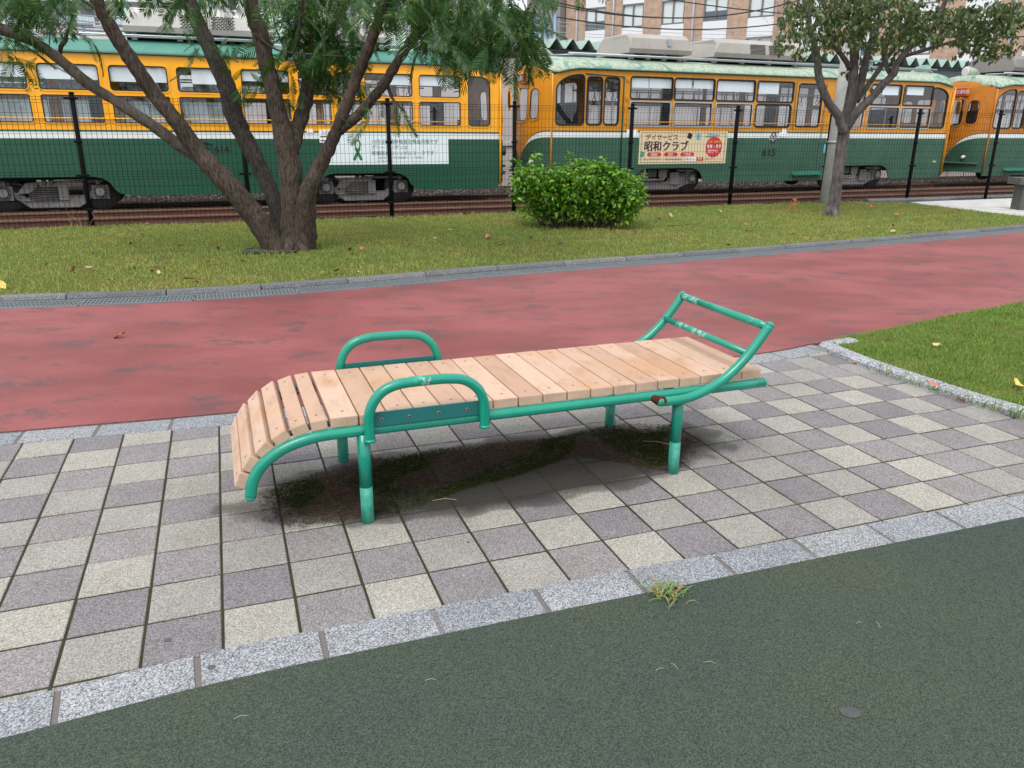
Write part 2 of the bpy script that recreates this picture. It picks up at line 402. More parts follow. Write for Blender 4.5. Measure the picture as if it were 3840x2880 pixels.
FENCE = [f0 + Vector((-2.32, -.93, 0)) * 2, f0 + Vector((-2.32, -.93, 0))] + FENCE + [f1 + Vector((2.36, .72, 0)), f1 + Vector((4.7, 1.5, 0))]
b = MB(); b.box((0, 150, -.27), (900, 900, .1)); tag(b.build('ground', simple('ground_gravel', (.16, .155, .145), .95, var=.25)), kind='structure')
sheet('pavement_bed', [(-8, -2), (8, -2), (9, 9.5), (2.6, 6.2), (-8, 3.2)], -.004, 'joint_dirt')
sheet('sports_path', list(offs([Vector((p.x, p.y, 0)) for p in GREEN], -.0)) + [Vector((6, -3, 0)), Vector((-6, -3, 0))], .006, 'green_rubber_surface')
GB = offs(GRATE, -.004)
sheet('asphalt_edge', REDN + V3([(2.62, 6.04), (3.62, 6.66), (5.03, 7.5), (8, 9.3), (16, 14.2)]) + list(reversed(GB)), .002, simple('old_asphalt', (.06, .055, .055), .95, var=.4, vs_=20))
RN2 = offs(REDN, .02)
sheet('red_path', RN2 + V3([(2.62, 6.07), (3.6, 6.69), (5.03, 7.55), (8, 9.4), (16, 14.3)]) + list(reversed(GB)), .007, 'red_path_surface')
# checkered pavers, each one a slab of its own in the pavement mesh
gth = R(20.13); gx = Vector((math.cos(gth), math.sin(gth), 0)); gy = Vector((-math.sin(gth), math.cos(gth), 0)); g0 = Vector((-.921, 2.108, 0)); TS = .245
gr_line = [(p.x, p.y) for p in GREEN]; rd_line = [(p.x, p.y) for p in REDN]
def yline(L, x):
    for a, c in zip(L, L[1:]):
        if a[0] <= x <= c[0]: return a[1] + (c[1] - a[1]) * (x - a[0]) / (c[0] - a[0])
    return L[0][1] if x < L[0][0] else L[-1][1] + (x - L[-1][0]) * .6
b = MB()
for ci in range(-22, 24):
    for ri in range(-4, 22):
        c = g0 + gx * ((ci + .5) * TS) + gy * ((ri + .5) * TS)
        if not (yline(gr_line, c.x) + .02 < c.y < yline(rd_line, c.x) + .12): continue
        if c.x > 2.3 and c.y > 5.9 - (c.x - 2.3) * 2.0 and (c.x > 2.75 or c.y > 5.9): continue
        hh = TS / 2 - .0042 - random.random() * .0012; z = random.uniform(-.0012, .0012); rot = random.uniform(-.004, .004)
        ux = Matrix.Rotation(rot, 3, 'Z') @ gx; uy = Matrix.Rotation(rot, 3, 'Z') @ gy; tl = (random.uniform(-.0012, .0012), random.uniform(-.0012, .0012))
        vs_ = []
        for dd, zz in ((hh, -.02), (hh, -.003), (hh - .003, 0)):
            for sx, sy in ((-1, -1), (1, -1), (1, 1), (-1, 1)):
                p = c + ux * sx * dd + uy * sy * dd; vs_.append((p.x, p.y, z + zz + sx * tl[0] + sy * tl[1]))
        fs = [(8, 9, 10, 11)] + [(r_ * 4 + i, r_ * 4 + (i + 1) % 4, r_ * 4 + 4 + (i + 1) % 4, r_ * 4 + 4 + i) for r_ in (0, 1) for i in range(4)]
        b.add(vs_, fs, False, (ci + ri) % 2)
tag(b.build('pavement', [M_light, M_dark]), kind='structure')
def stones(name, line, d0, d1, L, gap, z, mat, h=.03, start=None, skew=0.0, rnd=.004, taper=.003):
    P = resample(line, .02); b = MB(); n = int(L / .02); i = start or 0
    while i < len(P) - 3:
        j = min(i + n - max(1, int(gap / .02)), len(P) - 1)
        seg = P[i:j + 1]
        if len(seg) < 3: break
        idx = sorted(set([0, len(seg) - 1] + list(range(0, len(seg), 5))))
        A = offs(seg, d0); B = offs(seg, d1); A = [A[q] for q in idx]; B = [B[q] for q in idx]
        dz = random.uniform(-.001, .001)
        N = len(idx); vs_ = []
        for zz, ins in ((z - h, 0), (z - taper, 0), (z, taper)):
            for q in range(N):
                dv = (B[q] - A[q]).normalized() * ins; vs_.append((A[q].x + dv.x, A[q].y + dv.y, zz + dz))
            for q in range(N):
                dv = (B[q] - A[q]).normalized() * ins; vs_.append((B[q].x - dv.x, B[q].y - dv.y, zz + dz))
        fs = []
        for q in range(N - 1): fs.append((4 * N + q, 4 * N + q + 1, 5 * N + q + 1, 5 * N + q))
        for lv in (0, 1):
            o_ = lv * 2 * N
            for q in range(N - 1):
                fs.append((o_ + q, o_ + q + 1, o_ + 2 * N + q + 1, o_ + 2 * N + q)); fs.append((o_ + N + q + 1, o_ + N + q, o_ + 3 * N + q, o_ + 3 * N + q + 1))
            fs.append((o_ + N, o_, o_ + 2 * N, o_ + 3 * N)); fs.append((o_ + N - 1, o_ + 2 * N - 1, o_ + 4 * N - 1, o_ + 3 * N - 1))
        b.add(vs_, fs, False, 0); i += n
    return b
b = stones('', GREEN, .0, .165, .38, .02, .005, None, start=5)
tag(b.build('granite_border', 'granite'), kind='structure')
M_ = stones('', GREEN, .004, .16, 9, 0, .0015, None); tag(M_.build('border_mortar', 'mortar'), kind='structure')
b = stones('', REDN, -.175, 0, .38, .02, .005, None, start=12)
tag(b.build('granite_border', 'granite'), kind='structure')
M_ = stones('', REDN, -.17, -.004, 12, 0, .0015, None); tag(M_.build('border_mortar', 'mortar'), kind='structure')
# rounded kerbs
def kerb(line, w_, h, L, mat, gap=.012, rr=.6):
    P = resample(line, .05); b = MB(); n = max(2, int(L / .05)); i = 0
    prof = [(0, -.1), (0, h * (1 - rr)), (w_ * .12, h * .86), (w_ * .32, h), (w_ * .8, h), (w_, h * .8), (w_, -.1)]
    while i < len(P) - 2:
        seg = P[i:i + n + 1]
        if len(seg) < 2: break
        t = (seg[-1] - seg[-2]).normalized(); seg = seg[:-1] + [seg[-1] - t * gap]
        rows = [offs(seg, d) for d, _ in prof]; dz = random.uniform(-.003, .003)
        vs_ = [(rows[k_][q].x, rows[k_][q].y, prof[k_][1] + dz) for q in range(len(seg)) for k_ in range(len(prof))]; K = len(prof)
        fs = [(q * K + k_, (q + 1) * K + k_, (q + 1) * K + k_ + 1, q * K + k_ + 1) for q in range(len(seg) - 1) for k_ in range(K - 1)]
        fs += [tuple(range(K - 1, -1, -1)), tuple((len(seg) - 1) * K + k_ for k_ in range(K))]
        b.add(vs_, fs, False, 0); i += n
    return b
GR2 = offs(GRATE, .30)
tag(kerb(GR2, .14, .062, .95, 0).build('kerb', M_kerb), kind='structure')
sheet('drain_channel', list(GRATE) + list(reversed(GR2)), -.03, M_black)
KR = crom(V3([(3.75, 3.1), (3.32, 3.72), (3.01, 4.29), (2.85, 4.56), (2.71, 4.86), (2.53, 5.28), (2.37, 5.83)]), 6)
KR = [Vector((p.x, p.y, 0)) for p in KR]
tag(kerb(list(reversed(KR)), .12, .05, .6, 0, rr=.4).build('kerb', M_kerbg), kind='structure')
tag(kerb(V3([(2.66, 6.03), (2.52, 5.96), (2.37, 5.87)]), .13, .05, .6, 0, rr=.4).build('kerb', M_kerbg), kind='structure')
KF = V3([(8.3, 18.62), (9.38, 18.98), (13.1, 20.40), (18, 22.1)])
tag(kerb(KF, .2, .1, .6, 0, rr=.4).build('kerb', M_kerb), kind='structure')
# drain gratings, lifted out one by one
def grating():
    b = MB(); L = .985; W = .285
    for y in (0.008, W - .008): b.box((L / 2, y, -.006), (L, .012, .03))
    for y in (.10, .19): b.box((L / 2, y, -.005), (L, .006, .02))
    for x in (0.004, L - .004): b.box((x, W / 2, -.005), (.008, W, .024))
    n = 27
    for i in range(1, n): b.box((L * i / n, W / 2, -.004), (.009, W, .014), Matrix.Rotation(.0, 3, 'Z'))
    return b
P = resample(GRATE, .02); gm = None; i = 30
while i + 50 < len(P):
    a, c = P[i], P[i + 50]; dx = c - a
    if gm is None: o = grating().build('drain_grate', M_gratem); gm = o
    else: o = gm.copy(); col.objects.link(o)
    o.location = (a.x, a.y, .008); o.rotation_euler = (0, 0, math.atan2(dx.y, dx.x))
    tag(o, 'galvanised steel drain grate section between the low kerb and the red path', 'drain grate', 'steel grate sections in a row along the red path')
    i += 50
# lawns
LF = offs(GRATE, .42)
lawn_poly = [p for p in LF if p.x < 10.2] + V3([(10.15, 15.0), (10.0, 15.7), (9.45, 17.6), (9.0, 18.6)]) + [p + Vector((0, -.02, 0)) for p in reversed([q for q in FENCE if q.x < 9])] + V3([(-14, 10.3), (-14, 6.0)])
sheet('lawn', lawn_poly, .03, 'lawn_soil')
near_poly = V3([(2.56, 5.99), (3.62, 6.66), (5.03, 7.5), (8, 9.3), (9, 5), (5, 2.2), (3.85, 3.1)]) + [p + Vector((.1, .03, 0)) for p in KR]
sheet('lawn', near_poly, .03, 'lawn_soil')
def inside(poly, X, Y):
    P = [(p.x, p.y) for p in poly]; r = np.zeros(len(X), bool); j = len(P) - 1
    for i in range(len(P)):
        xi, yi = P[i]; xj, yj = P[j]
        if yi != yj: r ^= ((yi > Y) != (yj > Y)) & (X < (xj - xi) * (Y - yi) / (yj - yi) + xi)
        j = i
    return r
def visible(X, Y, mar=1.1): return np.abs(X) < Y * .70 * mar + .6
def blades(X, Y, z, h, w_, lean, hv=.5):
    n = len(X); H = h * (1 + hv * rng.standard_normal(n)).clip(.35, 2.6); a = rng.random(n) * 6.283; la = rng.random(n) * 6.283; le = lean * rng.random(n)
    bx = np.cos(a) * w_ * (.6 + .8 * rng.random(n)); by = np.sin(a) * w_ * (.6 + .8 * rng.random(n)); dx = np.cos(la) * le * H; dy = np.sin(la) * le * H
    V = np.empty((n, 5, 3)); z0 = np.full(n, z - .004)
    V[:, 0] = np.c_[X - bx, Y - by, z0]; V[:, 1] = np.c_[X + bx, Y + by, z0]
    V[:, 2] = np.c_[X + bx * .8 + dx * .4, Y + by * .8 + dy * .4, z0 + H * .6]; V[:, 3] = np.c_[X - bx * .8 + dx * .4, Y - by * .8 + dy * .4, z0 + H * .6]
    V[:, 4] = np.c_[X + dx, Y + dy, z0 + H * (1 - .35 * le)]
    T = np.array([[0, 1, 2], [0, 2, 3], [3, 2, 4]]); F = (np.arange(n)[:, None, None] * 5 + T[None]).reshape(-1, 3)
    return V.reshape(-1, 3), F
def clump(X, Y, s, seed):
    r2 = np.random.default_rng(seed); k = r2.random((14, 4)); v = np.zeros(len(X))
    for q in k: v += np.sin(X * s * (.4 + 2 * q[0]) * (1 if q[3] > .5 else -1) + Y * s * (.4 + 2 * q[1]) + q[2] * 6.28)
    return v / 14
def lawn_blades(name, poly, z, box, n, h, w_, lean, mat, seed):
    X = rng.uniform(box[0], box[2], n); Y = rng.uniform(box[1], box[3], n)
    k_ = inside(poly, X, Y) & (visible(X, Y) | (mat is M_gnear)); X, Y = X[k_], Y[k_]
    c_ = clump(X, Y, 5, seed); k_ = rng.random(len(X)) < (.75 + .9 * c_); X, Y, c_ = X[k_], Y[k_], c_[k_]
    V, F = blades(X, Y, z, h * (1 + .8 * c_.clip(-.5, .6)), w_, lean)
    o = np_mesh(name, V, F, mat); tag(o, None, None, None, 'stuff'); return o
o = lawn_blades('grass', lawn_poly, .03, (-11, 6.3, 10.3, 19), 520000, .032, .0042, .9, M_gfar, 3); tag(o, 'mown green lawn with yellowed patches between the red path and the mesh fence', 'grass')
o = lawn_blades('grass', near_poly, .03, (2.3, 2.2, 9, 9.2), 620000, .027, .0024, 1.1, M_gnear, 5); tag(o, 'bright green lawn right of the lounger beside the paving', 'grass')
# overhanging grass along the kerb of the near lawn
X = []; Y = []
for p in resample(KR, .012):
    if p.y < 5.2 and random.random() < .95:
        for _ in range(5): X.append(p.x + random.gauss(.02, .035)); Y.append(p.y + random.gauss(0, .02))
V, F = blades(np.array(X), np.array(Y), .012, .045, .003, 1.4); o = np_mesh('grass', V, F, M_gnear); tag(o, 'grass creeping over the granite kerb of the near lawn', 'grass', None, 'stuff')
# ballast, rails
O5 = Vector((7.769, 22.12, 0)); T5 = R(22.5); O4 = Vector((-6.085, 16.433, 0)); T4 = R(21)
BL = [FENCE[0] + Vector((-6, -2.3, 0))] + [p + Vector((-.02, .06, 0)) for p in FENCE] + [FENCE[-1] + Vector((12, 4.5, 0))]
sheet('ballast_bed', BL + V3([(34, 40), (-30, 40)]), -.12, 'ballast_bed')
n = 52000; X = rng.uniform(-13, 19, n); Y = rng.uniform(11, 32, n)
fl = [(p.x, p.y) for p in BL]; yl = np.interp(X, [q[0] for q in fl], [q[1] for q in fl])
k_ = (Y > yl + .05) & (Y < yl + 9) & visible(X, Y); X, Y = X[k_], Y[k_]; n = len(X)
oc = np.array([(1, 0, 0), (0, 1, 0), (-1, 0, 0), (0, -1, 0), (0, 0, 1), (0, 0, -1)], float); OF = np.array([(0, 1, 4), (1, 2, 4), (2, 3, 4), (3, 0, 4), (1, 0, 5), (2, 1, 5), (3, 2, 5), (0, 3, 5)])
V = oc[None] * rng.uniform(.014, .038, (n, 1, 1)) * rng.uniform(.6, 1.4, (n, 6, 1)); a = rng.random(n) * 6.28; ca, sa = np.cos(a)[:, None], np.sin(a)[:, None]
V = np.stack([V[..., 0] * ca - V[..., 1] * sa + V[..., 2] * .4, V[..., 0] * sa + V[..., 1] * ca, V[..., 2] * .8 - V[..., 0] * .3], -1)
V += np.stack([X, Y, -.12 + rng.uniform(0, .03, n)], -1)[:, None]
o = np_mesh('ballast', V.reshape(-1, 3), (np.arange(n)[:, None, None] * 6 + OF[None]).reshape(-1, 3), MATS['ballast_stone']); tag(o, 'grey brown crushed stone ballast between the tram rails', 'ballast', None, 'stuff')
def rail_obj(p0, d, L0, L1):
    b = MB(); t = Vector((math.cos(d), math.sin(d), 0)); n_ = Vector((-t.y, t.x, 0))
    prof = [(-.065, -.13), (-.065, -.115), (-.012, -.10), (-.010, -.045), (-.034, -.03), (-.034, -.004), (-.028, 0), (.028, 0), (.034, -.004), (.034, -.03), (.010, -.045), (.012, -.10), (.065, -.115), (.065, -.13)]
    A = [p0 + t * L0 + n_ * u + Vector((0, 0, v)) for u, v in prof]; B = [p0 + t * L1 + n_ * u + Vector((0, 0, v)) for u, v in prof]; K = len(prof)
    for i in range(K - 1): b.add([A[i], A[i + 1], B[i + 1], B[i]], [(3, 2, 1, 0)], False, 1 if 4 <= i <= 8 else 0)
    return b.build('rail', [M_rail, M_railtop])
def nrm(th): return Vector((-math.sin(th), math.cos(th), 0))
tr = R(21.6); wl = O4 + nrm(T4) * .42
near0 = GD(847, 455); near0 = Vector((near0.x, near0.y, 0)) + Vector((0, 0, .03))
rails = [(near0, 'nearest rusty rail just behind the mesh fence'), (near0 + nrm(tr) * 1.30, 'rusty rail directly in front of the tram wheels'), (wl + Vector((0, 0, 0)), 'rail carrying the near wheels of the trams'), (wl + nrm(tr) * 1.435, 'rail carrying the far wheels of the trams')]
for p, lb in rails: tag(rail_obj(p, tr, -14, 40), lb, 'rail')
b = MB(); t = Vector((math.cos(tr), math.sin(tr), 0)); n_ = nrm(tr)
for i in range(-16, 56): b.box(near0 + t * i * .65 + n_ * 1.6 + Vector((0, 0, -.17)), (.2, 4.6, .1), tr)
tag(b.build('sleepers', simple('sleeper_wood', (.07, .05, .04), .95, var=.3)), kind='structure')
# pale plaza beyond the lawn on the right
pz = [(9.3, 18.72), (13.1, 20.3), (22, 23.4), (22, 18), (12, 14.6), (10.2, 14.9), (10.02, 15.6), (9.42, 17.58)]
k = NT('plaza_paver'); br = k.n('TexBrick'); br.inputs['Scale'].default_value = 1; br.offset = 0; br.inputs['Brick Width'].default_value = .245; br.inputs['Row Height'].default_value = .245; br.inputs['Mortar Size'].default_value = .012
br.inputs['Color1'].default_value = (.50, .49, .47, 1); br.inputs['Color2'].default_value = (.62, .61, .59, 1); br.inputs['Mortar'].default_value = (.12, .11, .11, 1)
mp = k.n('Mapping'); mp.inputs['Rotation'].default_value = (0, 0, R(-30)); k._tc = k.n('TexCoord'); k.l(k._tc.outputs['Object'], mp.inputs[0]); k.l(mp.outputs[0], br.inputs[0]); k.col(k.mix(k.ramp(k.noise(1.5, 4), [(.4, 0), (.7, .5)]), br.outputs[0], (.4, .39, .37))); k.rough(.9, .2)
sheet('plaza', V3(pz), .035, 'plaza_paver')

# ================================================================== LOUNGER
def lounger():
    root = thing('lounger_bench', 'green tubular park lounger with pale brown composite slats and chipped paint', 'bench', (-.622, 2.985, .001), R(20.4))
    W = .68; rail = crom([Vector((x, 0, z)) for x, z in [(-.452, 0.195), (-.438, .255), (-.405, .312), (-.355, .355), (-.29, .388), (-.21, .409), (-.10, .4175), (.3, .4175), (1.2, .416), (1.99, .415)]], 6)
    for y in (0, W):
        b = MB(); b.tube([p + Vector((0, y, 0)) for p in rail], .0232, 18)
        b.dome(rail[0] + Vector((0, y, 0)), rail[0] - rail[1], .0232); b.dome(rail[-1] + Vector((0, y, 0)), rail[-1] - rail[-2], .0232)
        b.build('side_rail', M_teal, root)
        for x in (.01, 1.512):
            b = MB(); b.tube([(x, y, .165), (x, y, .405)], .0268, 20, mi=0); b.tube([(x, y, -.01), (x, y, .166)], .0270, 20, mi=1)
            b.build('leg', [M_teal, 'faded_enamel'], root)
        o = -.043 if y == 0 else W + .043
        ap = crom([Vector((x, o, z)) for x, z in [(.03, .385), (.03, .45), (.032, .50), (.055, .555), (.10, .597), (.17, .617), (.27, .62), (.37, .617), (.44, .602), (.495, .558), (.52, .50), (.523, .45), (.523, .385)]], 6)
        b = MB(); b.tube(ap, .0215, 16, mi=0)
        for x in (.03, .523): b.tube([(x, o, .382), (x, o, .388), (x, o, .395)], [.024, .0265, .022], 16, mi=0); b.cyl((x, o, .40), (x, o * .2 if y == 0 else W, .405), .012, 8, mi=0)
        a = b.build('armrest', [M_teal], root)
        if y == 0: b = MB(); b.tube(ap[31:38], .0217, 16, caps=False, mi=0); b.build('worn_patch', 'chipped_enamel', a)
        b = MB(); s_ = -1 if y == 0 else 1; b.rbox((.276, (y + s_ * .028), .470), (.455, .008, .062), .002, mi=0)
        for x in (.085, .20, .325, .45):
            b.tube([(x, y + s_ * .030, .467), (x, y + s_ * .0345, .467)], [.0095, .0085], 12, mi=1); b.tube([(x, y + s_ * .0340, .467), (x, y + s_ * .0352, .467)], .004, 6, mi=2)
        b.build('side_plate', [M_plate, M_screw, M_black], root)
    # slats
    def slat(cx, cz, w_, ang):
        b = MB(); rot = Matrix.Rotation(-ang, 3, 'Y'); b.rbox((0, 0, 0), (w_, W - .006 + random.uniform(-.004, .004), .045), .0055)
        n = len(b.f)
        for i, f in enumerate(b.f):
            ys = [b.v[q][1] for q in f]
            if max(ys) - min(ys) < .002 and abs(ys[0]) > .3: b.m[i] = 1
        for sy in (-1, 1):
            for q in ((-.012, .012) if random.random() < .0 else (0,)):
                y = sy * (.27 + random.uniform(-.004, .004)); x = q + random.uniform(-.004, .004)
                b.tube([(x, y, .0222), (x, y, .0232)], .0068, 10, mi=2); b.tube([(x, y, .0230), (x, y, .0236)], .0026, 6, mi=3)
        jz = random.uniform(-.0012, .0012)
        b.v = [tuple(rot @ Vector(v) + Vector((cx, W / 2 + random.uniform(0, 0), cz + jz))) for v in b.v]
        b.build('slat', ['composite_slat', 'slat_end', M_screw, M_black], root)
    for i in range(18): slat(-.12 + .1167 * (i + .5), .4625, .1115, 0)
    for (lx, lz), (rx, rz) in [((-.192, .434), (-.130, .440)), ((-.262, .417), (-.202, .436)), ((-.330, .388), (-.275, .422)), ((-.388, .342), (-.342, .388)), ((-.436, .286), (-.400, .341)), ((-.468, .225), (-.442, .283))]:
        a = math.atan2(rz - lz, rx - lx); mx_, mz = (lx + rx) / 2, (lz + rz) / 2
        slat(mx_ - math.sin(a) * .0225, mz + math.cos(a) * .0225, .066, a)
    for y in (.10, W - .10):
        b = MB(); q = [p + Vector((0, y, .010)) for p in rail[2:]]
        for p0, p1 in zip(q, q[1:]):
            d = p1 - p0; b.box((p0 + p1) / 2, (d.length + .002, .04, .012), Matrix.Rotation(-math.atan2(d.z, d.x), 3, 'Y'))
        b.build('slat_support', painted('dark_green_frame', (.01, .13, .10)), root)
    b = MB()
    for x in (.01, 1.512, .75): b.cyl((x, 0, .405), (x, W, .405), .016, 10)
    b.build('cross_member', M_teal, root)
    # head end
    hp = crom([Vector((x, 0, z)) for x, z in [(1.385, .398), (1.47, .396), (1.55, .403), (1.655, .436), (1.75, .488), (1.838, .565), (1.914, .655), (1.958, .715)]], 6)
    for y in (W + .043, -.043):
        h = MB(); h.tube([p + Vector((0, y, 0)) for p in hp], .0228, 18); h.dome(hp[-1] + Vector((0, y, 0)), hp[-1] - hp[-2], .0228); h.dome(hp[0] + Vector((0, y, 0)), hp[0] - hp[1], .0228)
        hr = h.build('headrest_frame', M_teal, root)
    b = MB(); b.cyl((1.953, -.043, .710), (1.953, W + .043, .710), .0195, 16); bb = b.build('headrest_bar', M_teal, hr)
    for ya, yb in ((0, .15), (.54, .69)): b = MB(); b.tube([(1.953, ya, .710), (1.953, yb, .710)], .0198, 16, caps=False); b.build('worn_patch', 'chipped_enamel', hr)
    b = MB(); b.cyl((1.852, -.043, .588), (1.852, W + .043, .588), .0165, 16); b.build('headrest_bar', M_teal, hr)
    b = MB(); b.tube([(1.852, .30, .588), (1.852, .58, .588)], .0168, 16, caps=False); b.build('worn_patch', 'chipped_enamel', hr)
    b = MB()   # rusty break where the head tube meets the rail
    b.tube([(1.355, -.012, .412), (1.366, -.022, .408), (1.378, -.038, .402), (1.398, -.043, .398), (1.408, -.043, .398)], [.014, .019, .0225, .0233, .0231], 16); b.build('rust_patch', 'rust', hr)
lounger()
# moss and needle litter under the lounger
cl = [GD(*q) for q in [(556, 1062), (566, 1128), (640, 1142), (780, 1122), (880, 1108), (990, 1062), (1110, 1030), (1250, 985), (1345, 998), (1450, 1022), (1500, 985), (1515, 950), (1455, 918), (1330, 915), (1190, 945), (1010, 962), (800, 990), (640, 1035)]]
n = 420000; X = rng.uniform(-1.2, 1.6, n); Y = rng.uniform(2.6, 4.5, n); k_ = inside(cl, X, Y); X, Y = X[k_], Y[k_]
mcx, mcy = sum(p.x for p in cl) / len(cl), sum(p.y for p in cl) / len(cl)
for sc2, pr in ((1.05, .35), (1.14, .5)):
    k_ = inside(cl, mcx + (X - mcx) * sc2, mcy + (Y - mcy) * sc2) | (rng.random(len(X)) < pr); X, Y = X[k_], Y[k_]
c_ = clump(X, Y, 9, 11) + .6 * clump(X, Y, 30, 13); k_ = rng.random(len(X)) < (c_ * 1.4 + 1.0).clip(0, 1); X, Y, c_ = X[k_], Y[k_], c_[k_]
k_ = clump(X, Y, 6, 21) > .02
V, F = blades(X[k_], Y[k_], .003, .0055, .003, 1.6); M_moss = leaf_mat('moss', (.016, .024, .006), (.038, .052, .010), (.07, .06, .02), .9, .1, .9, .1)
tag(np_mesh('moss', V, F, M_moss), 'dark green moss growing in the paving under the lounger', 'moss', None, 'stuff')
M_litter = leaf_mat('dry_litter', (.035, .025, .018), (.09, .06, .04), (.20, .14, .09), .93, .0, .9, .1)
V, F = blades(X[~k_], Y[~k_], .002, .012, .0014, 2.6); 
V2 = V.reshape(-1, 5, 3); V2[:, :, 2] = np.minimum(V2[:, :, 2], .0035 + .003 * rng.random((len(V2), 1))); tag(np_mesh('plant_litter', V2.reshape(-1, 3), F, M_litter), 'brown decayed needles and litter under the lounger', 'litter', None, 'stuff')
n = 650; i_ = rng.integers(0, len(X), n); b = MB()
for q in i_:
    p = Vector((X[q], Y[q], .008 + random.random() * .006)); a = random.random() * 6.28; L = random.uniform(.01, .035); c2 = random.uniform(-.6, .6)
    b.tube([p, p + Vector((math.cos(a), math.sin(a), .1)) * L * .5, p + Vector((math.cos(a + c2), math.sin(a + c2), .02)) * L], .0005, 3, caps=False)
tag(b.build('plant_litter', simple('pale_litter', (.12, .085, .06), .9, var=.5, vs_=20)), 'pale curled needle stalks scattered over the moss', 'litter', None, 'stuff')
for q, dl, ang, lb in [((960, 1084), .11, .1, 'long pale bent twig in front of the moss under the lounger'), ((1420, 960), .16, -.35, 'thin straight straw lying on the moss at the lounger head end')]:
    p = GD(*q); b = MB(); d = Vector((math.cos(ang), math.sin(ang), 0)); b.tube([-d * dl / 2, Vector((0, .01, .004)), d * dl / 2], .0016, 5)
    o = b.build('twig', simple('pale_twig', (.36, .24, .15), .8)); o.location = (p.x, p.y, .008); tag(o, lb, 'twig')

for q, r_, lb in [((628, 2402), .011, 'dark grey gum spot on a mauve paver near the lower left'), ((795, 2508), .013, 'dark grey gum spot on the granite border at the lower left'), ((2182, 2290), .008, 'small dark gum spot on the granite border below the lounger'), ((1755, 2035), .006, 'tiny dark gum spot on a pale paver below the lounger'), ((3190, 2680), .030, 'faint grey oval stain on the green surface at the lower right')]:
    p = G(*q); b = MB(); n = 14; P = [(math.cos(2 * math.pi * i / n) * r_ * random.uniform(.8, 1.15), math.sin(2 * math.pi * i / n) * r_ * .8 * random.uniform(.8, 1.15)) for i in range(n)]
    b.plate(P, (), lambda u, v, w_: (u, v, -w_), .001); o = b.build('gum_spot', simple('gum_grey', (.075, .075, .078), .85, var=.2, vs_=60) if r_ < .02 else simple('stain_grey', (.058, .066, .064), .9, var=.2, vs_=40)); o.location = (p.x, p.y, .0092 if r_ > .02 else (.0075 if q[1] > 2250 and q[0] != 628 else .0035)); tag(o, lb, 'stain')
for i, q in enumerate([(3215, 2345), (3288, 2350), (2522, 2505), (2660, 2495), (2470, 2520), (900, 2700), (1610, 2560)]):
    p = G(*q); b = MB(); a = random.random() * 6.28; L = random.uniform(.012, .028); d = Vector((math.cos(a), math.sin(a), 0)); b.tube([-d * L, Vector((.003, .004, .003)), d * L * .8 + Vector((.004, 0, 0))], .0007, 4); o = b.build('straw_bit', simple('pale_straw', (.45, .40, .22), .8)); o.location = (p.x, p.y, .009)
    tag(o, 'tiny pale straw bit lying on the green surface', 'straw', 'straw bits strewn over the green surface')

# ================================================================== TRAMS
def arc_window(x0, z0, x1, z1, ztl, r=.09):      # window whose top edge arches down to the left (cab side window)
    P = [(x0 + r, z0)]
    P += [(x1 - r + r * math.sin(R(a)), z0 + r - r * math.cos(R(a))) for a in range(15, 91, 15)]
    P += [(x1 - r + r * math.cos(R(a)), z1 - r + r * math.sin(R(a))) for a in range(0, 91, 15)]
    n = 8
    for i in range(1, n + 1):
        t = i / n; P.append((x1 - r - (x1 - r - x0 - .0) * math.sin(t * math.pi / 2), ztl + (z1 - ztl) * math.cos(t * math.pi / 2)))
    P += [(x0 + r - r * math.cos(R(a)), z0 + r - r * math.sin(R(a))) for a in range(0, 90, 15)]
    return P
def inset(P, d):
    """move a convex-ish loop outward by d"""
    n = len(P); A = sum(P[i][0] * P[(i + 1) % n][1] - P[(i + 1) % n][0] * P[i][1] for i in range(n)); sg = 1 if A > 0 else -1; o = []
    for i in range(n):
        a, b_, c = Vector(P[i - 1]), Vector(P[i]), Vector(P[(i + 1) % n]); t = (c - a)
        if t.length < 1e-9: o.append(tuple(b_)); continue
        t.normalize(); o.append((b_.x + t.y * d * sg, b_.y - t.x * d * sg))
    return o
HW = 1.12
def bend_map(x_end, sgn, side=1, depth=.34, p=2.6):
    """u runs across the front (0 = centre line); returns plan position of the curved nose"""
    def f(u, v, w_):
        a = min(1, abs(u) / HW); y = u
        x = depth * (1 - a ** p)
        k_ = 1 - w_ / HW
        return (x_end + sgn * (x - w_), y * (k_ if abs(u) > .8 else 1), v)
    return f
def cut(b, us, axis=0, zs=()):
    bm = bmesh.new(); vv = [bm.verts.new(v) for v in b.v]
    for f, m_ in zip(b.f, b.m):
        try: g = bm.faces.new([vv[i] for i in f]); g.material_index = m_
        except ValueError: pass
    for u in us: bmesh.ops.bisect_plane(bm, geom=bm.verts[:] + bm.edges[:] + bm.faces[:], plane_co=(u, 0, 0), plane_no=(1, 0, 0))
    for u in zs: bmesh.ops.bisect_plane(bm, geom=bm.verts[:] + bm.edges[:] + bm.faces[:], plane_co=(0, 0, u), plane_no=(0, 0, 1))
    bm.verts.index_update(); o = MB(); o.add([v.co[:] for v in bm.verts], []); 
    for f in bm.faces: o.f.append(tuple(v.index for v in f.verts)); o.m.append(f.material_index); o.s.append(False)
    bm.free(); return o

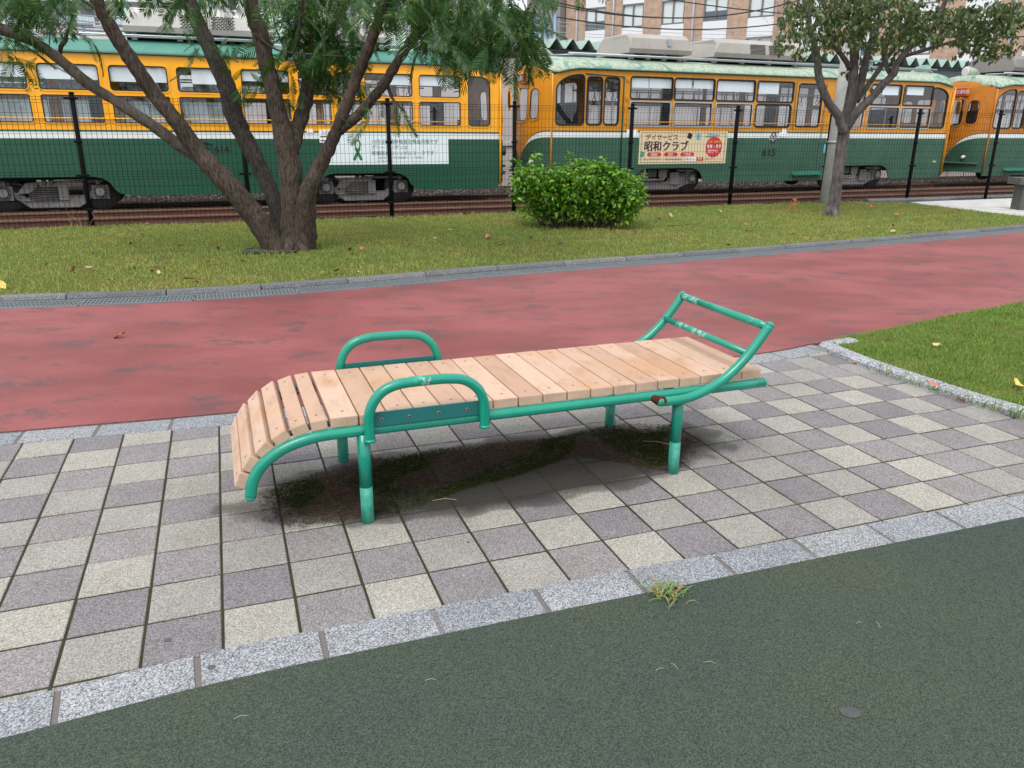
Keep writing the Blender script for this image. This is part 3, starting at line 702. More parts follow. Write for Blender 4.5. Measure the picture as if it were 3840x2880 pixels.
def make_tram(spec):
    s = spec; x0, x1 = s['x0'], s['x1']; zb = s.get('zb', .29); ZS, ZW, ZY = 1.375, 1.50, 1.53; ZR = 2.89
    th = s['th']; o_ = Vector(s['o']) + nrm(th) * HW
    root = thing('tram', s['label'], 'tram', (o_.x, o_.y, s.get('z', 0)), th)
    GM, YM, WM, LM = s['green'], s['yellow'], painted('stripe_white', (.80, .82, .80), dirt=.10), painted('line_green', (.02, .10, .07))
    RM = s['roof']; mats = [GM, WM, LM, YM]
    # near and far side walls
    for side in (-1, 1):
        ym = (lambda u, v, w_: (u, -HW + w_, v)) if side < 0 else (lambda u, v, w_: (u, HW - w_, v))
        b = MB()
        low = [(x0, zb)]
        for c, hwid in s['arches']:
            r_ = s.get('ar', .30)
            low += [(c - hwid - r_, zb)] + [(c - hwid - r_ + r_ * math.sin(R(a)) , zb + .38 - .38 * math.cos(R(a))) for a in (20, 40, 60, 75)][:0] + [(c - hwid - r_ * .3 + r_ * .0, zb + .04), (c - hwid, zb + .12), (c - hwid + .08, zb + .26), (c - hwid + .2, zb + .34), (c - hwid + .36, zb + .375)]
            low += [(c + hwid - .36, zb + .375), (c + hwid - .2, zb + .34), (c + hwid - .08, zb + .26), (c + hwid, zb + .12), (c + hwid + r_ * .3, zb + .04), (c + hwid + r_, zb)]
        low += [(x1, zb), (x1, ZS), (x0, ZS)]
        b.plate(low, (), ym, .03, 0)
        b.plate([(x0, ZS), (x1, ZS), (x1, ZW), (x0, ZW)], (), ym, .03, 1)
        b.plate([(x0, ZW), (x1, ZW), (x1, ZY), (x0, ZY)], (), lambda u, v, w_: ym(u, v, w_ - .006), .03, 2)
        wins = s['windows']; holes = [w_['P'] for w_ in wins]
        top = [(x0, ZY), (x1, ZY), (x1, ZR - (s.get('rd', .12)))] + [(x1 - .25, ZR - .035), (x1 - .55, ZR)] + ([(x0 + .55, ZR), (x0 + .25, ZR - .035)]) + [(x0, ZR - s.get('rd', .12))]
        b.plate(top, holes, ym, .035, 3)
        wall = b.build('side_wall', mats, root)
        if side < 0: near_wall = wall
        for w_ in wins:
            P = w_['P']; fr = MB(); out = inset(P, w_.get('fw', .028)); yf = (lambda u, v, q: ym(u, v, q - .012))
            fr.plate(out, [P], yf, .018, 0); 
            inn = inset(P, -.022); fr.plate(P, [inn], lambda u, v, q: ym(u, v, q + .006), .02, 1)
            if w_.get('mid'): fr.box(((P[0][0] + P[len(P) // 2][0]) / 2, -HW + .01 if side < 0 else HW - .01, w_['mid']), (w_['w'], .02, .02), mi=1)
            f_ = fr.build('window', [w_.get('fm', YM), w_.get('im', M_rub)], root)
            g = MB(); g.plate(inn, (), lambda u, v, q: ym(u, v, q + .016), .004); g.build('pane', M_glass, f_)
            if w_.get('blind') and (side < 0 or random.random() < .3):
                xs = [p[0] for p in P]; zt = max(p[1] for p in P); bl = w_['blind']; bb = MB()
                for a_, c_, dz in bl: bb.box(((min(xs) + (max(xs) - min(xs)) * (a_ + c_) / 2), (-HW + .058) if side < 0 else HW - .058, zt - dz / 2), ((max(xs) - min(xs)) * (c_ - a_), .006, dz))
                bb.build('blind', simple('blind_white', (.88, .90, .93), .7, var=.03), f_)
    # nose at both ends
    for sg in (-1, 1):
        xe = x0 if sg < 0 else x1
        def mpf(u, v, w_, sg=sg, xe=xe):
            a = min(1, abs(u) / HW); lean = max(0, (v - 1.6)) * .07 + max(0, v - 2.8) ** 2 * 1.2
            return (xe + sg * ((.36 - lean) * (1 - a ** 2.6) - w_), u * (1 - w_ / HW), v)
        b = MB(); us = [i * .08 - HW for i in range(1, 28)]
        # yellow V over green, white edge between
        def vcurve(off):      # height of the dividing curve at distance u from centre
            K = []
            for i in range(0, 15):
                u = HW * i / 14; t = u / HW; K.append((u, (ZS + off) - (.52 + off * 2) * (1 - t) ** 2.6))
            return K
        gz = vcurve(0); wz = vcurve(.125); bz = vcurve(.155)
        def full(K): return [(-u, z) for u, z in reversed(K)] + [(u, z) for u, z in K[1:]]
        g_, w2, l2 = full(gz), full(wz), full(bz)
        e_ = .02
        b.plate([(-HW, zb + .1), (HW, zb + .1)] + list(reversed(g_)), (), None, .03, 0)
        b.plate(g_ + list(reversed(w2)), (), None, .03, 1); b.plate(w2 + list(reversed(l2)), (), None, .03, 2)
        fw = [rrect(-.36, 1.74, .36, 2.50, .12), rrect(.47, 1.78, .78, 2.47, .12), rrect(-.78, 1.78, -.47, 2.47, .12)]
        b.plate(l2 + [(HW, ZR - .13), (1.0, ZR + .0), (.8, ZR + .12), (.5, ZR + .21), (.2, ZR + .25), (-.2, ZR + .25), (-.5, ZR + .21), (-.8, ZR + .12), (-1.0, ZR + .0), (-HW, ZR - .13)], fw, None, .03, 3)
        b = cut(b, us, zs=(2.2, 2.5, 2.75, 2.85, 2.95, 3.05)); b.v = [mpf(x, z, y) for x, y, z in b.v]
        fo = b.build('front_panel', mats, root)
        for P in fw:
            fr = MB(); fr.plate(inset(P, .04), [P], None, .02, 0); fr.plate(P, [inset(P, -.02)], None, .02, 1); fr = cut(fr, us); fr.v = [mpf(x, z, y - .014) for x, y, z in fr.v]
            f_ = fr.build('window', [YM, M_rub], root); g = MB(); g.plate(inset(P, -.02), (), None, .004); g = cut(g, us); g.v = [mpf(x, z, y + .01) for x, y, z in g.v]; g.build('pane', M_glass, f_)
        # destination box, mirror, lamp, bumper
        bx = MB(); bx.rbox((xe + sg * .27, 0, 2.72), (.16, .86, .26), .03, mi=0); bx.box((xe + sg * .352, 0, 2.72), (.006, .72, .18), mi=1)
        sb = bx.build('destination_sign', [YM, s.get('signm', simple('sign_maroon', (.17, .03, .04), .5))], root)
        if s.get('sign'): text(s['sign'], .13, simple('sign_white', (.85, .8, .8), .5), sb, (xe + sg * .357, .34 if sg < 0 else -.34, 2.675), (R(90), 0, R(-90) if sg < 0 else R(90)), sx=.8)
        h = MB(); c = Vector((xe - sg * .06, 0, 3.31)); h.tube([c + Vector((-sg * .50, 0, -.08)), c + Vector((-sg * .25, 0, -.01)), c, c + Vector((sg * .12, 0, 0)), c + Vector((sg * .14, 0, 0))], [.03, .11, .155, .165, .155], 20, mi=0)
        h.tube([c + Vector((sg * .141, 0, 0)), c + Vector((sg * .16, 0, 0))], [.145, .11], 20, mi=1); h.build('headlight', [RM, simple('lamp_glass', (.6, .6, .58), .12)], root)
        mr = MB()
        for y in (-.62,):
            mr.tube([(xe + sg * .36, y * .55, 2.53), (xe + sg * .52, y * .55, 2.55), (xe + sg * .55, y * .55, 2.45)], .012, 6, mi=0)
            q = [(xe + sg * .55, y * .55 + .085 * math.cos(t), 2.25 + .16 * math.sin(t) + (.06 if math.sin(t) > 0 else -.06)) for t in [i * math.pi / 8 for i in range(16)]]
            mr.tube(q, .014, 6, closed=True, mi=0); mr.box((xe + sg * .55, y * .55, 2.25), (.012, .13, .36), mi=1)
        mr.build('mirror', [YM, simple('mirror_glass', (.25, .27, .25), .08, .9)], root)
        for y in (-.62, .62):
            t = MB(); xx = mpf(y, .72, 0)[0]; t.tube([(xx - sg * .02, y, .80), (xx + sg * .05, y, .80)], [.075, .06], 14, mi=0); t.sphere((xx + sg * .045, y, .80), .055, 7, mi=1); t.build('tail_lamp', [M_steel, simple('lamp_clear', (.7, .7, .68), .15)], root)
        t = MB(); t.tube([mpf(u, .62, -.03) for u in [i * .14 - .98 for i in range(15)]], .035, 8); t.build('bumper', s['green'], root)
        for yy in (-HW, HW): t = MB(); t.tube([mpf(yy, z, -.03) for z in (.35, 1.3, 2.2, 2.78)], .022, 8); t.build('corner_pipe', YM, root)
        if s.get('fnum'): text(s['fnum'], .24, s.get('fnumm', 'stripe_white'), root, (xe + sg * .372, .17 if sg < 0 else -.17, 1.31), (R(90), 0, R(-90) if sg < 0 else R(90)), 'number', sx=.78)
    # roof
    prof = [(-1, 0), (-1.03, .02), (-1.02, .06), (-.97, .12), (-.88, .19), (-.72, .26), (-.5, .31), (-.2, .335), (0, .34)]
    prof = prof + [(-a, b_) for a, b_ in reversed(prof[:-1])]; K = len(prof)
    st = [(x0 - .20, .42, -.00), (x0 - .17, .66, -.01), (x0 - .10, .82, -.03), (x0 + .02, .94, -.09), (x0 + .12, .99, -.10), (x0 + .35, 1, -.045), (x0 + .65, 1, 0), (x1 - .65, 1, 0), (x1 - .35, 1, -.045), (x1 - .12, .99, -.10), (x1 - .02, .94, -.09), (x1 + .10, .82, -.03), (x1 + .17, .66, -.01), (x1 + .20, .42, 0)]
    xs_ = []
    for i in range(len(st) - 1):
        n = 10 if i == 6 else 1
        for j in range(n): t = j / n; xs_.append(tuple(st[i][q] * (1 - t) + st[i + 1][q] * t for q in range(3)))
    xs_.append(st[-1]); b = MB(); vs_ = []
    for x, wd, dz in xs_:
        hh = 1 if wd > .97 else (.45 + .55 * max(0, (wd - .42) / .55) ** .6)
        for a, h_ in prof: vs_.append((x, a * HW * wd, ZR - .002 + dz * (1 - h_ / .34) + h_ * hh))
    fs = [(i * K + j, i * K + j + 1, (i + 1) * K + j + 1, (i + 1) * K + j) for i in range(len(xs_) - 1) for j in range(K - 1)]
    fs += [tuple(range(K)), tuple((len(xs_) - 1) * K + j for j in reversed(range(K)))]
    b.add(vs_, fs, True, 0); rf = b.build('roof', [RM], root)
    b = MB(); b.tube([(x, -HW * 1.035 * wd, ZR + .015 + dz) for x, wd, dz in xs_ if wd > .72], .018, 6); b.tube([(x, HW * 1.035 * wd, ZR + .015 + dz) for x, wd, dz in xs_ if wd > .72], .018, 6)
    b.build('gutter', painted('gutter_green', (.02, .10, .065)), rf)
    b = MB()
    for yy in (-.78, .78): b.tube([(x0 + .2, yy * .6, ZR + .33), (x0 + .7, yy, ZR + .35), (x1 - .7, yy, ZR + .35), (x1 - .2, yy * .6, ZR + .33)], .016, 6)
    b.tube([(x0 + .5, -.86, ZR + .30), (x0 + .5, -.86, ZR + .37), (x1 - .5, -.86, ZR + .37)], .02, 6); b.build('roof_pipe', M_steel, rf)
    for xx in s.get('rack', []):
        b = MB(); b.box((xx, -.35, 3.46), (.95, .16, .035)); b.box((xx - .3, -.35, 3.33), (.05, .1, .24)); b.box((xx + .3, -.35, 3.33), (.05, .1, .24)); b.build('roof_rack', simple('rack_grey', (.22, .27, .30), .6), rf)
    # air conditioners on the roof
    for a, c, kind in s['ac']:
        b = MB(); zc = ZR + .42; L = c - a; P = [(-.82, .02), (-.86, .12), (-.80, .36), (-.62, .47), (.62, .47), (.80, .36), (.86, .12), (.82, .02)]
        e = .16 if kind == 'vent' else .05
        A = [(a + e * (.9 if z > .3 else .15), y * (.93 if z > .3 else 1), zc + z - .03 * (z > .3)) for y, z in P]; A2 = [(a + e + .04, y, zc + z) for y, z in P]; B2 = [(c - e - .04, y, zc + z) for y, z in P]; B = [(c - e * (.9 if z > .3 else .15), y * (.93 if z > .3 else 1), zc + z - .03 * (z > .3)) for y, z in P]
        n = len(P); b.add(A + A2 + B2 + B, [tuple(reversed(range(n)))] + [(r_ * n + i, r_ * n + (i + 1) % n, (r_ + 1) * n + (i + 1) % n, (r_ + 1) * n + i) for r_ in range(3) for i in range(n)] + [tuple(3 * n + i for i in range(n))], False, 0)
        ac = b.build('air_conditioner', [s.get('acm', painted('ac_cream', (.42, .405, .37), dirt=.15, rough=.5))], rf)
        b = MB()
        if kind == 'vent':
            for q in range(s.get('vq', 2)):
                xb = a + L * (.38 if s.get('vq', 2) == 2 else .12) + q * L * .20
                wv = L * (.17 if s.get('vq', 2) == 2 else .34)
                for r_ in range(8):
                    z = .13 + r_ * .030; off = (r_ % 2) * .035; m_ = int(wv / .07)
                    for c2 in range(m_):
                        yy = -.86 + (.06 * (z - .12) / .24) - .004; b.box((xb + c2 * .07 + off, yy, zc + z), (.052, .012, .016), mi=0)
                b.build('vent_slots', M_black, ac)
        else:
            b = MB(); b.box((a + L * .62, -.855, zc + .28), (.09, .03, .16), mi=0); b.build('latch', M_steel, ac)
        b = MB(); 
        for xx in np.linspace(a + .2, c - .2, 4): b.box((xx, 0, ZR + .375), (.10, 1.3, .13))
        b.build('mounting', simple('mount_white', (.4, .4, .39), .7), ac)
        b = MB(); b.box(((a + c) / 2, 0, ZR + .36), (L * .96, 1.1, .10)); b.build('underside', M_black, ac)
    # interior
    b = MB(); b.box(((x0 + x1) / 2, 0, .80), (x1 - x0, HW * 2 - .08, .06), mi=0); b.box(((x0 + x1) / 2, 0, ZR - .06), (x1 - x0 - .1, HW * 2 - .08, .02), mi=1)
    for sd_ in (-1, 1): b.box(((x0 + x1) / 2, sd_ * .84, 1.10), (x1 - x0 - 3.4, .44, .5), mi=2); b.box(((x0 + x1) / 2, sd_ * 1.02, 1.40), (x1 - x0 - 3.4, .1, .4), mi=2)
    b.box((x0 + 1.05, .25, 1.5), (.04, 1.2, 1.4), mi=3); b.box((x1 - 1.05, .3, 1.5), (.04, 1.1, 1.4), mi=3); b.box((x0 + .35, 0, 1.35), (.35, .7, .9), mi=3); b.box((x1 - .35, 0, 1.35), (.35, .7, .9), mi=3)
    for q in (-2.0, 1.6): b.box(((x0 + x1) / 2 + q, .95, 1.95), (.28, .1, 1.6), mi=3)
    b.build('interior', [simple('tram_floor', (.10, .08, .06), .7), simple('tram_ceiling', (.7, .7, .66), .6), simple('tram_seat', (.03, .09, .07), .8), simple('tram_dark', (.05, .05, .052), .7)], root)
    b = MB()
    for xx in np.linspace(x0 + 1.9, x1 - 1.9, 6): b.tube([(xx, -.55, .8), (xx, -.55, 2.8)], .017, 8)
    for sd_ in (-1, 1): b.tube([(x0 + 1.3, sd_ * .5, 2.50), (x1 - 1.3, sd_ * .5, 2.50)], .015, 8)
    b.build('grab_rail', M_steel, root)
    b = MB()
    for xx in np.arange(x0 + 1.6, x1 - 1.6, .34):
        for sd_ in (-.5, .5):
            b.box((xx, sd_, 2.42), (.02, .02, .16)); b.tube([(xx + .05 * math.cos(t), sd_, 2.30 + .05 * math.sin(t)) for t in [i * math.pi / 5 for i in range(10)]], .008, 5, closed=True)
    b.build('hanging_strap', simple('strap_dark', (.10, .10, .10), .6), root)
    # underframe and bogies
    b = MB(); b.box(((x0 + x1) / 2, 0, .69), (x1 - x0 - .2, HW * 2 - .12, .16)); 
    for xx in (-.7, .3, 1.1): b.box(((x0 + x1) / 2 + xx, .2, .42), (.6, 1.2, .35))
    b.build('underframe', M_black, root)
    for c, hwid in s['arches']:
        bogie(root, c, s['bogie'])
    for x, y in s.get('steps', []):
        b = MB(); b.box((x, -HW - .06, .42), (1.0, .14, .03)); b.box((x, -HW - .01, .46), (1.0, .02, .08)); b.build('step', painted('step_green', (.03, .20, .14)), root)
    for xx in np.linspace(x0 + 1.1, x1 - 1.1, 6):
        if any(abs(xx - c) < h_ + .3 for c, h_ in s['arches']): continue
        b = MB(); b.box((xx, -HW - .001, .86), (.007, .004, 1.0)); b.build('panel_seam', painted('line_green', (.02, .10, .07)), root)
    # outside guard bar across lower windows
    b = MB(); b.tube([(s['bar'][0], -HW - .03, 1.74), (s['bar'][1], -HW - .03, 1.74)], .012, 6)
    for xx in np.linspace(s['bar'][0] + .1, s['bar'][1] - .1, 7): b.cyl((xx, -HW, 1.74), (xx, -HW - .03, 1.74), .014, 6)
    b.build('guard_bar', YM, root)
    return root
M_truck = painted('bogie_grey', (.25, .235, .225), dirt=.35, rough=.75); M_truckd = painted('bogie_dark', (.10, .092, .088), dirt=.3, rough=.85)
def bogie(root, c, kind):
    y = -.86; wb = .83
    fr = MB()
    if kind == 'curved':
        fr.plate([(c - wb - .16, .30), (c - wb + .16, .26), (c - .42, .07), (c + .42, .07), (c + wb - .16, .26), (c + wb + .16, .30), (c + wb + .16, .44), (c + wb - .02, .46), (c + .46, .27), (c - .46, .27), (c - wb + .02, .46), (c - wb - .16, .44)], (), lambda u, v, w_: (u, y + w_, v), .06, 0)
        fr.box((c + .18, y - .01, .36), (.17, .07, .28), mi=0)
        for z in np.arange(.24, .46, .036): fr.tube([(c - .42, y - .03, z), (c - .14, y - .055, z), (c + .10, y - .03, z)], .015, 6, mi=1)
        for q in range(9): fr.cyl((c - .25 + q * .06, y - .005, .10 + .018 * abs(q - 4) / 4), (c - .25 + q * .06, y - .018, .10 + .018 * abs(q - 4) / 4), .010, 6, mi=0)
        fr.tube([(c - .72, y - .03, .42), (c - .58, y - .03, .22), (c + .05, y - .03, .22), (c + .13, y - .03, .28)], .012, 6, mi=0)
        fr.tube([(c - .05, y - .02, .56), (c + .9, y - .02, .57)], .028, 10, mi=0)
        for q in (-.12, .0, .82): fr.cyl((c + q - .05, y - .02, .56), (c + q + .03, y - .02, .56), .055, 12, mi=0)
        fr.plate([(c - .62, .34), (c - .40, .36), (c - .26, .46), (c - .24, .56), (c - .44, .55), (c - .56, .42)], (), lambda u, v, w_: (u, y - .05 + w_, v), .05, 0)
        fr.cyl((c - 1.30, y - .03, .54), (c - .78, y - .03, .54), .062, 14, mi=0); fr.cyl((c - .78, y - .03, .54), (c - .70, y - .03, .54), .045, 10, mi=1)
        fr.tube([(c - .70, y - .03, .54), (c - .55, y - .03, .53), (c - .5, y - .03, .50)], .014, 6, mi=1)
    else:
        fr.plate([(c - wb - .3, .40), (c - wb - .3, .26), (c - wb, .17), (c - .55, .10), (c + .45, .10), (c + wb - .2, .18), (c + wb + .2, .28), (c + wb + .2, .42), (c + wb - .1, .50), (c + wb - .5, .44), (c + .1, .28), (c - .5, .30)], (), lambda u, v, w_: (u, y + w_, v), .06, 0)
        fr.cyl((c - .95, y - .05, .34), (c - .05, y - .05, .34), .034, 10, mi=0); fr.plate([(c - .18, .60), (c + .06, .60), (c + .06, .42), (c - .03, .32), (c - .09, .32), (c - .18, .42)], (), lambda u, v, w_: (u, y - .08 + w_, v), .04, 0)
        fr.box((c - .38, y - .02, .52), (.28, .08, .22), mi=1); fr.box((c - .75, y - .02, .5), (.3, .08, .26), mi=0)
        fr.cyl((c + .62, y - .04, .56), (c + 1.0, y - .04, .57), .062, 14, mi=0); fr.cyl((c + .38, y - .04, .56), (c + .62, y - .04, .56), .03, 8, mi=0)
        fr.tube([(c + .12, y - .04, .58), (c + .14, y - .04, .47), (c + .7, y - .04, .45), (c + 1.02, y - .04, .50)], .012, 6, mi=1)
        fr.box((c + .32, y - .01, .36), (.26, .07, .3), mi=0); fr.cyl((c + .36, y - .05, .40), (c + .36, y + .0, .40), .07, 12, mi=0)
    for q in (-wb, wb): fr.box((c + q, y - .01, .36), (.30, .08, .26), mi=0)
    fo = fr.build('bogie', [M_truck, M_truckd], root)
    for q in (-wb, wb):
        w_ = MB()
        for yy in (-.72, .72): w_.tube([(c + q, yy - .045, .34), (c + q, yy - .045, .34), (c + q, yy + .045, .34), (c + q, yy + .045, .34)], [.25, .335, .335, .25], 28, mi=0)
        w_.cyl((c + q, -.8, .34), (c + q, .8, .34), .05, 8, mi=0); w_.build('wheel', [painted('wheel_steel', (.06, .055, .052), dirt=.3, rough=.6)], fo)
        a = MB(); a.cyl((c + q, y - .045, .37), (c + q, y - .09, .37), .125, 18, mi=1); a.cyl((c + q, y - .09, .37), (c + q, y - .12, .37), .078, 16, mi=0)
        for t in range(8): a.sphere((c + q + .105 * math.cos(t * .785), y - .092, .37 + .105 * math.sin(t * .785)), .013, 4, mi=0)
        a.build('axle_box', [painted('axle_cover', (.22, .21, .21), rough=.6), M_truckd], fo)

YA = painted('tram_yellow', (.95, .415, .003), dirt=.06, rough=.28, coat=.2); YB = painted('tram_ochre', (.68, .275, .010), dirt=.16, rough=.38)
GA = painted('tram_green', (.010, .080, .043), dirt=.08, rough=.30, coat=.2); GB_ = painted('tram_faded_green', (.034, .112, .068), dirt=.22, rough=.5)
RA = painted('roof_green', (.075, .24, .19), (.20, .30, .25), -.10, .5, dirt=.15)
k = NT('patchy_roof'); f = k.noise(1.6, 7, .62, dist=.6); g = k.noise(5, 5, .6, scale=(3, 3, .3))
x = k.mix(k.ramp(f, [(.55, 0), (.58, 1)]), (.36, .43, .33), (.14, .27, .21)); x = k.mix(k.ramp(g, [(.45, 0), (.7, .85)]), x, (.16, .22, .17)); k.col(x); k.rough(.6); RB = k.m
def win(x0, z0, x1, z1, r=.07, rs=None, **kw): d = dict(P=rrect(x0, z0, x1, z1, r, 4, rs), w=x1 - x0); d.update(kw); return d
alum = simple('window_alu', (.45, .46, .46), .4, .5)
# --- tram 614
W4 = []
up = [(-6.4, -5.45), (-5.27, -4.27), (-4.09, -3.08), (-2.90, -1.88), (-1.71, -.68), (-.52, .50), (.67, 1.60), (1.78, 2.42), (2.55, 3.06), (3.14, 4.17), (4.31, 5.25)]
bl = {1: [(0, 1, .20)], 2: [(0, 1, .25)], 3: [(0, .53, .27), (.55, 1, .27)], 4: [(0, 1, .29)], 5: [(.27, .8, .30)], 6: [(0, 1, .22)], 9: [(.45, 1, .22)], 10: [(0, .58, .22), (.68, .86, .2)]}
for i, (a, c) in enumerate(up):
    W4.append(win(a, 2.24, c, 2.70, .07, blind=bl.get(i), fm=YA, im=M_rub)); W4.append(win(a + .0, 1.655, c, 2.155, .04, fm=YA, im=simple('frame_dark', (.05, .05, .05))))
W4.append(dict(P=list(rrect(5.42, 1.65, 5.95, 2.70, .1, 5, (.08, .24, .06, .08))), w=.5, fm=YA))
acg = painted('ac_grey', (.52, .50, .47), dirt=.15, rough=.5)
t614 = make_tram(dict(o=O4, th=T4, x0=-6.55, x1=6.15, zb=.29, z=.0, label='yellow and dark green tram with a green ribbon poster behind the forked tree', green=GA, yellow=YA, roof=RA,
    windows=W4, arches=[(-3.0, 1.12), (3.06, 1.02)], bogie='curved', ac=[(-1.40, 1.45, 'vent'), (2.35, 3.85, 'box')], vq=2, rack=[-2.4], bar=(-6.3, 5.2), acm=acg))
def on_side(root, x, z): return (x, -HW - .008, z)
def side_text(root, s_, x, z, size, mat, name='lettering', **kw): return text(s_, size, mat, root, on_side(root, x, z), (R(90), 0, 0), name, **kw)
simple('ink_black', (.01, .01, .012), .6); simple('ink_green', (.02, .16, .06), .6); simple('ink_dark_green', (.03, .13, .08), .6); simple('ink_maroon', (.05, .012, .03), .6); simple('ink_white', (.85, .85, .85), .6); simple('ink_grey', (.16, .2, .19), .6)
simple('poster_white', (.74, .82, .84), .55); simple('poster_cream', (.74, .60, .38), .55); simple('poster_red', (.60, .035, .03), .55); simple('poster_blue', (.10, .42, .60), .55); simple('poster_yellow', (.85, .55, .05), .55); simple('poster_teal', (.06, .30, .24), .55)
def board(root, x0, z0, x1, z1, mat, name='poster', t=.006, y=0):
    b = MB(); b.box(((x0 + x1) / 2, -HW - t / 2 - .001 - y, (z0 + z1) / 2), (x1 - x0, t, z1 - z0)); return b.build(name, mat, root)
side_text(t614, '614', .03, 1.11, .17, 'ink_black', 'number', bold=.007, sx=1.12)
b = MB()
b.tube([(-.125 + .125 * math.cos(a), -HW - .006, 1.175 + .125 * math.sin(a)) for a in [R(30 + i * 12) for i in range(27)]], .013, 6)
for a, c in (((-.155, 1.27), (-.155, 1.09)), ((-.20, 1.265), (-.07, 1.265)), ((-.16, 1.09), (-.07, 1.09)), ((-.11, 1.21), (-.11, 1.11)), ((-.11, 1.18), (0.0, 1.18)), ((-.22, 1.18), (-.13, 1.18))): b.box(((a[0] + c[0]) / 2, -HW - .006, (a[1] + c[1]) / 2), (abs(a[0] - c[0]) + .012, .010, abs(a[1] - c[1]) + .012))
b.build('emblem', 'ink_black', t614)
pb = board(t614, 2.20, .845, 4.95, 1.49, 'poster_white')
yz = -.012
def ptx(root, s_, x, z, size, mat, **kw):
    o = text(s_, size, mat, root, (x, -HW - .0105, z), (R(90), 0, 0), 'lettering', **kw); return o
ptx(pb, '10月は臓器移植普及推進月間です', 3.22, 1.285, .100, 'ink_dark_green', sx=1.0); ptx(pb, 'グリーンリボンは', 3.22, 1.165, .100, 'ink_dark_green'); ptx(pb, '移植医療のシンボルマークです', 3.22, 1.045, .100, 'ink_dark_green')
ptx(pb, '公益財団法人 鹿児島県移植医療アイバンク推進協会', 3.34, .97, .044, 'ink_grey'); ptx(pb, 'TEL 099-213-9425', 3.34, .90, .044, 'ink_grey')
b = MB(); ribc = [(2.99, .95), (2.945, 1.06), (2.885, 1.17), (2.87, 1.27), (2.885, 1.33), (2.925, 1.355), (2.965, 1.33), (2.98, 1.27), (2.955, 1.17), (2.895, 1.06), (2.84, .95)]
for i in range(len(ribc) - 1):
    a, c = Vector(ribc[i]), Vector(ribc[i + 1]); d = (c - a).normalized(); wv = .030 if (i < 2 or i > 7) else .016; n_ = Vector((-d.y, d.x)) * wv
    a -= d * .012; c += d * .012
    b.add([(a.x + n_.x, -HW - .0105 - i * .0002, a.y + n_.y), (a.x - n_.x, -HW - .0105 - i * .0002, a.y - n_.y), (c.x - n_.x, -HW - .0105 - i * .0002, c.y - n_.y), (c.x + n_.x, -HW - .0105 - i * .0002, c.y + n_.y)], [(0, 1, 2, 3)])
b.build('ribbon_mark', 'ink_green', pb)
p2 = board(t614, 2.13, 1.30, 2.37, 1.56, 'ink_white', 'notice', y=.008); text('入口', .075, 'ink_black', p2, (2.18, -HW - .0185, 1.475), (R(90), 0, 0)); bb = MB(); bb.box((2.25, -HW - .0165, 1.42), (.2, .004, .022)); bb.box((2.25, -HW - .0165, 1.34), (.2, .004, .02)); bb.build('bar_mark', 'ink_black', p2)
board(t614, 1.88, 1.50, 2.02, 1.57, 'ink_white', 'notice', y=.008)
b = MB(); b.cyl((6.15 + .2, -.6, 1.10), (6.15 + .34, -.6, 1.10), .10, 14); b.build('coupling_lamp', GA, t614)
# --- tram 615
def tram615_windows():
    W = [dict(P=arc_window(-7.34, 1.66, -6.62, 2.77, 2.42), w=.7, fm=M_rub, fw=.02)]
    W += [win(-6.54, 1.67, -6.14, 2.73, .08, fm=M_rub, fw=.02), win(-6.07, 1.67, -5.68, 2.73, .08, fm=M_rub, fw=.02)]
    B = {0: [(0, .44, .24), (.46, 1, .24)], 1: [(0, .45, .22), (.5, 1, .22)], 2: [(0, 1, .27)], 3: [(.1, .66, .25)]}
    for i, a in enumerate((-5.36, -4.12, -2.86, -1.60)):
        W.append(win(a, 2.27, a + 1.18, 2.77, .06, blind=B[i] if i != 3 else [(.08, .62, .3)], fm=M_rub, fw=.02)); W.append(win(a + .02, 1.66, a + 1.14, 2.20, .04 if i < 3 else .07, fm=(alum if i < 3 else M_rub), fw=.03))
    W.append(win(-.24, 1.67, .55, 2.74, .07, fm=M_rub, fw=.02))
    W.append(win(1.02, 1.66, 2.10, 2.79, .06, fm=alum, fw=.025))
    for a, c, bl_ in ((2.28, 3.40, [(0, .95, .26)]), (3.50, 4.62, [(.15, .72, .24)])):
        W.append(win(a, 2.27, c, 2.79, .06, blind=bl_, fm=M_rub, fw=.02)); W.append(win(a, 1.66, c, 2.20, .04, fm=alum, fw=.03))
    W.append(dict(P=[(a_, b_) for a_, b_ in reversed([(-.0 + 10.27 - 5.0 - (p[0] + 7.34) * .85 - .05 + .02, p[1]) for p in arc_window(-7.34, 1.67, -6.62, 2.76, 2.50)])], w=.6, fm=M_rub, fw=.02))
    return W
t615 = make_tram(dict(o=O5, th=T5, x0=-7.43, x1=5.42, zb=.26, z=.045, label='ochre and faded green tram with a cream day service poster on its side', green=GB_, yellow=YB, roof=RB,
    windows=tram615_windows(), arches=[(-4.12, 1.02), (2.30, 1.05)], ar=.12, bogie='plain', ac=[(-5.30, -3.50, 'box'), (-2.85, .15, 'vent')], rack=[3.2], bar=(-5.3, 4.6), steps=[(.32, 0)], sign='鹿児島駅前', fnum='615', rd=.16, acm=painted('ac_taupe', (.38, .35, .315), dirt=.15, rough=.5)))
side_text(t615, '615', -1.25, .915, .27, 'ink_black', 'number', sx=1.12, bold=.007)
b = MB(); cx, cz = -.935, 1.385
b.tube([(cx + .095 * math.cos(a), -HW - .006, cz + .12 * math.sin(a)) for a in [R(i * 15) for i in range(24)]], .012, 6, closed=True, mi=0)
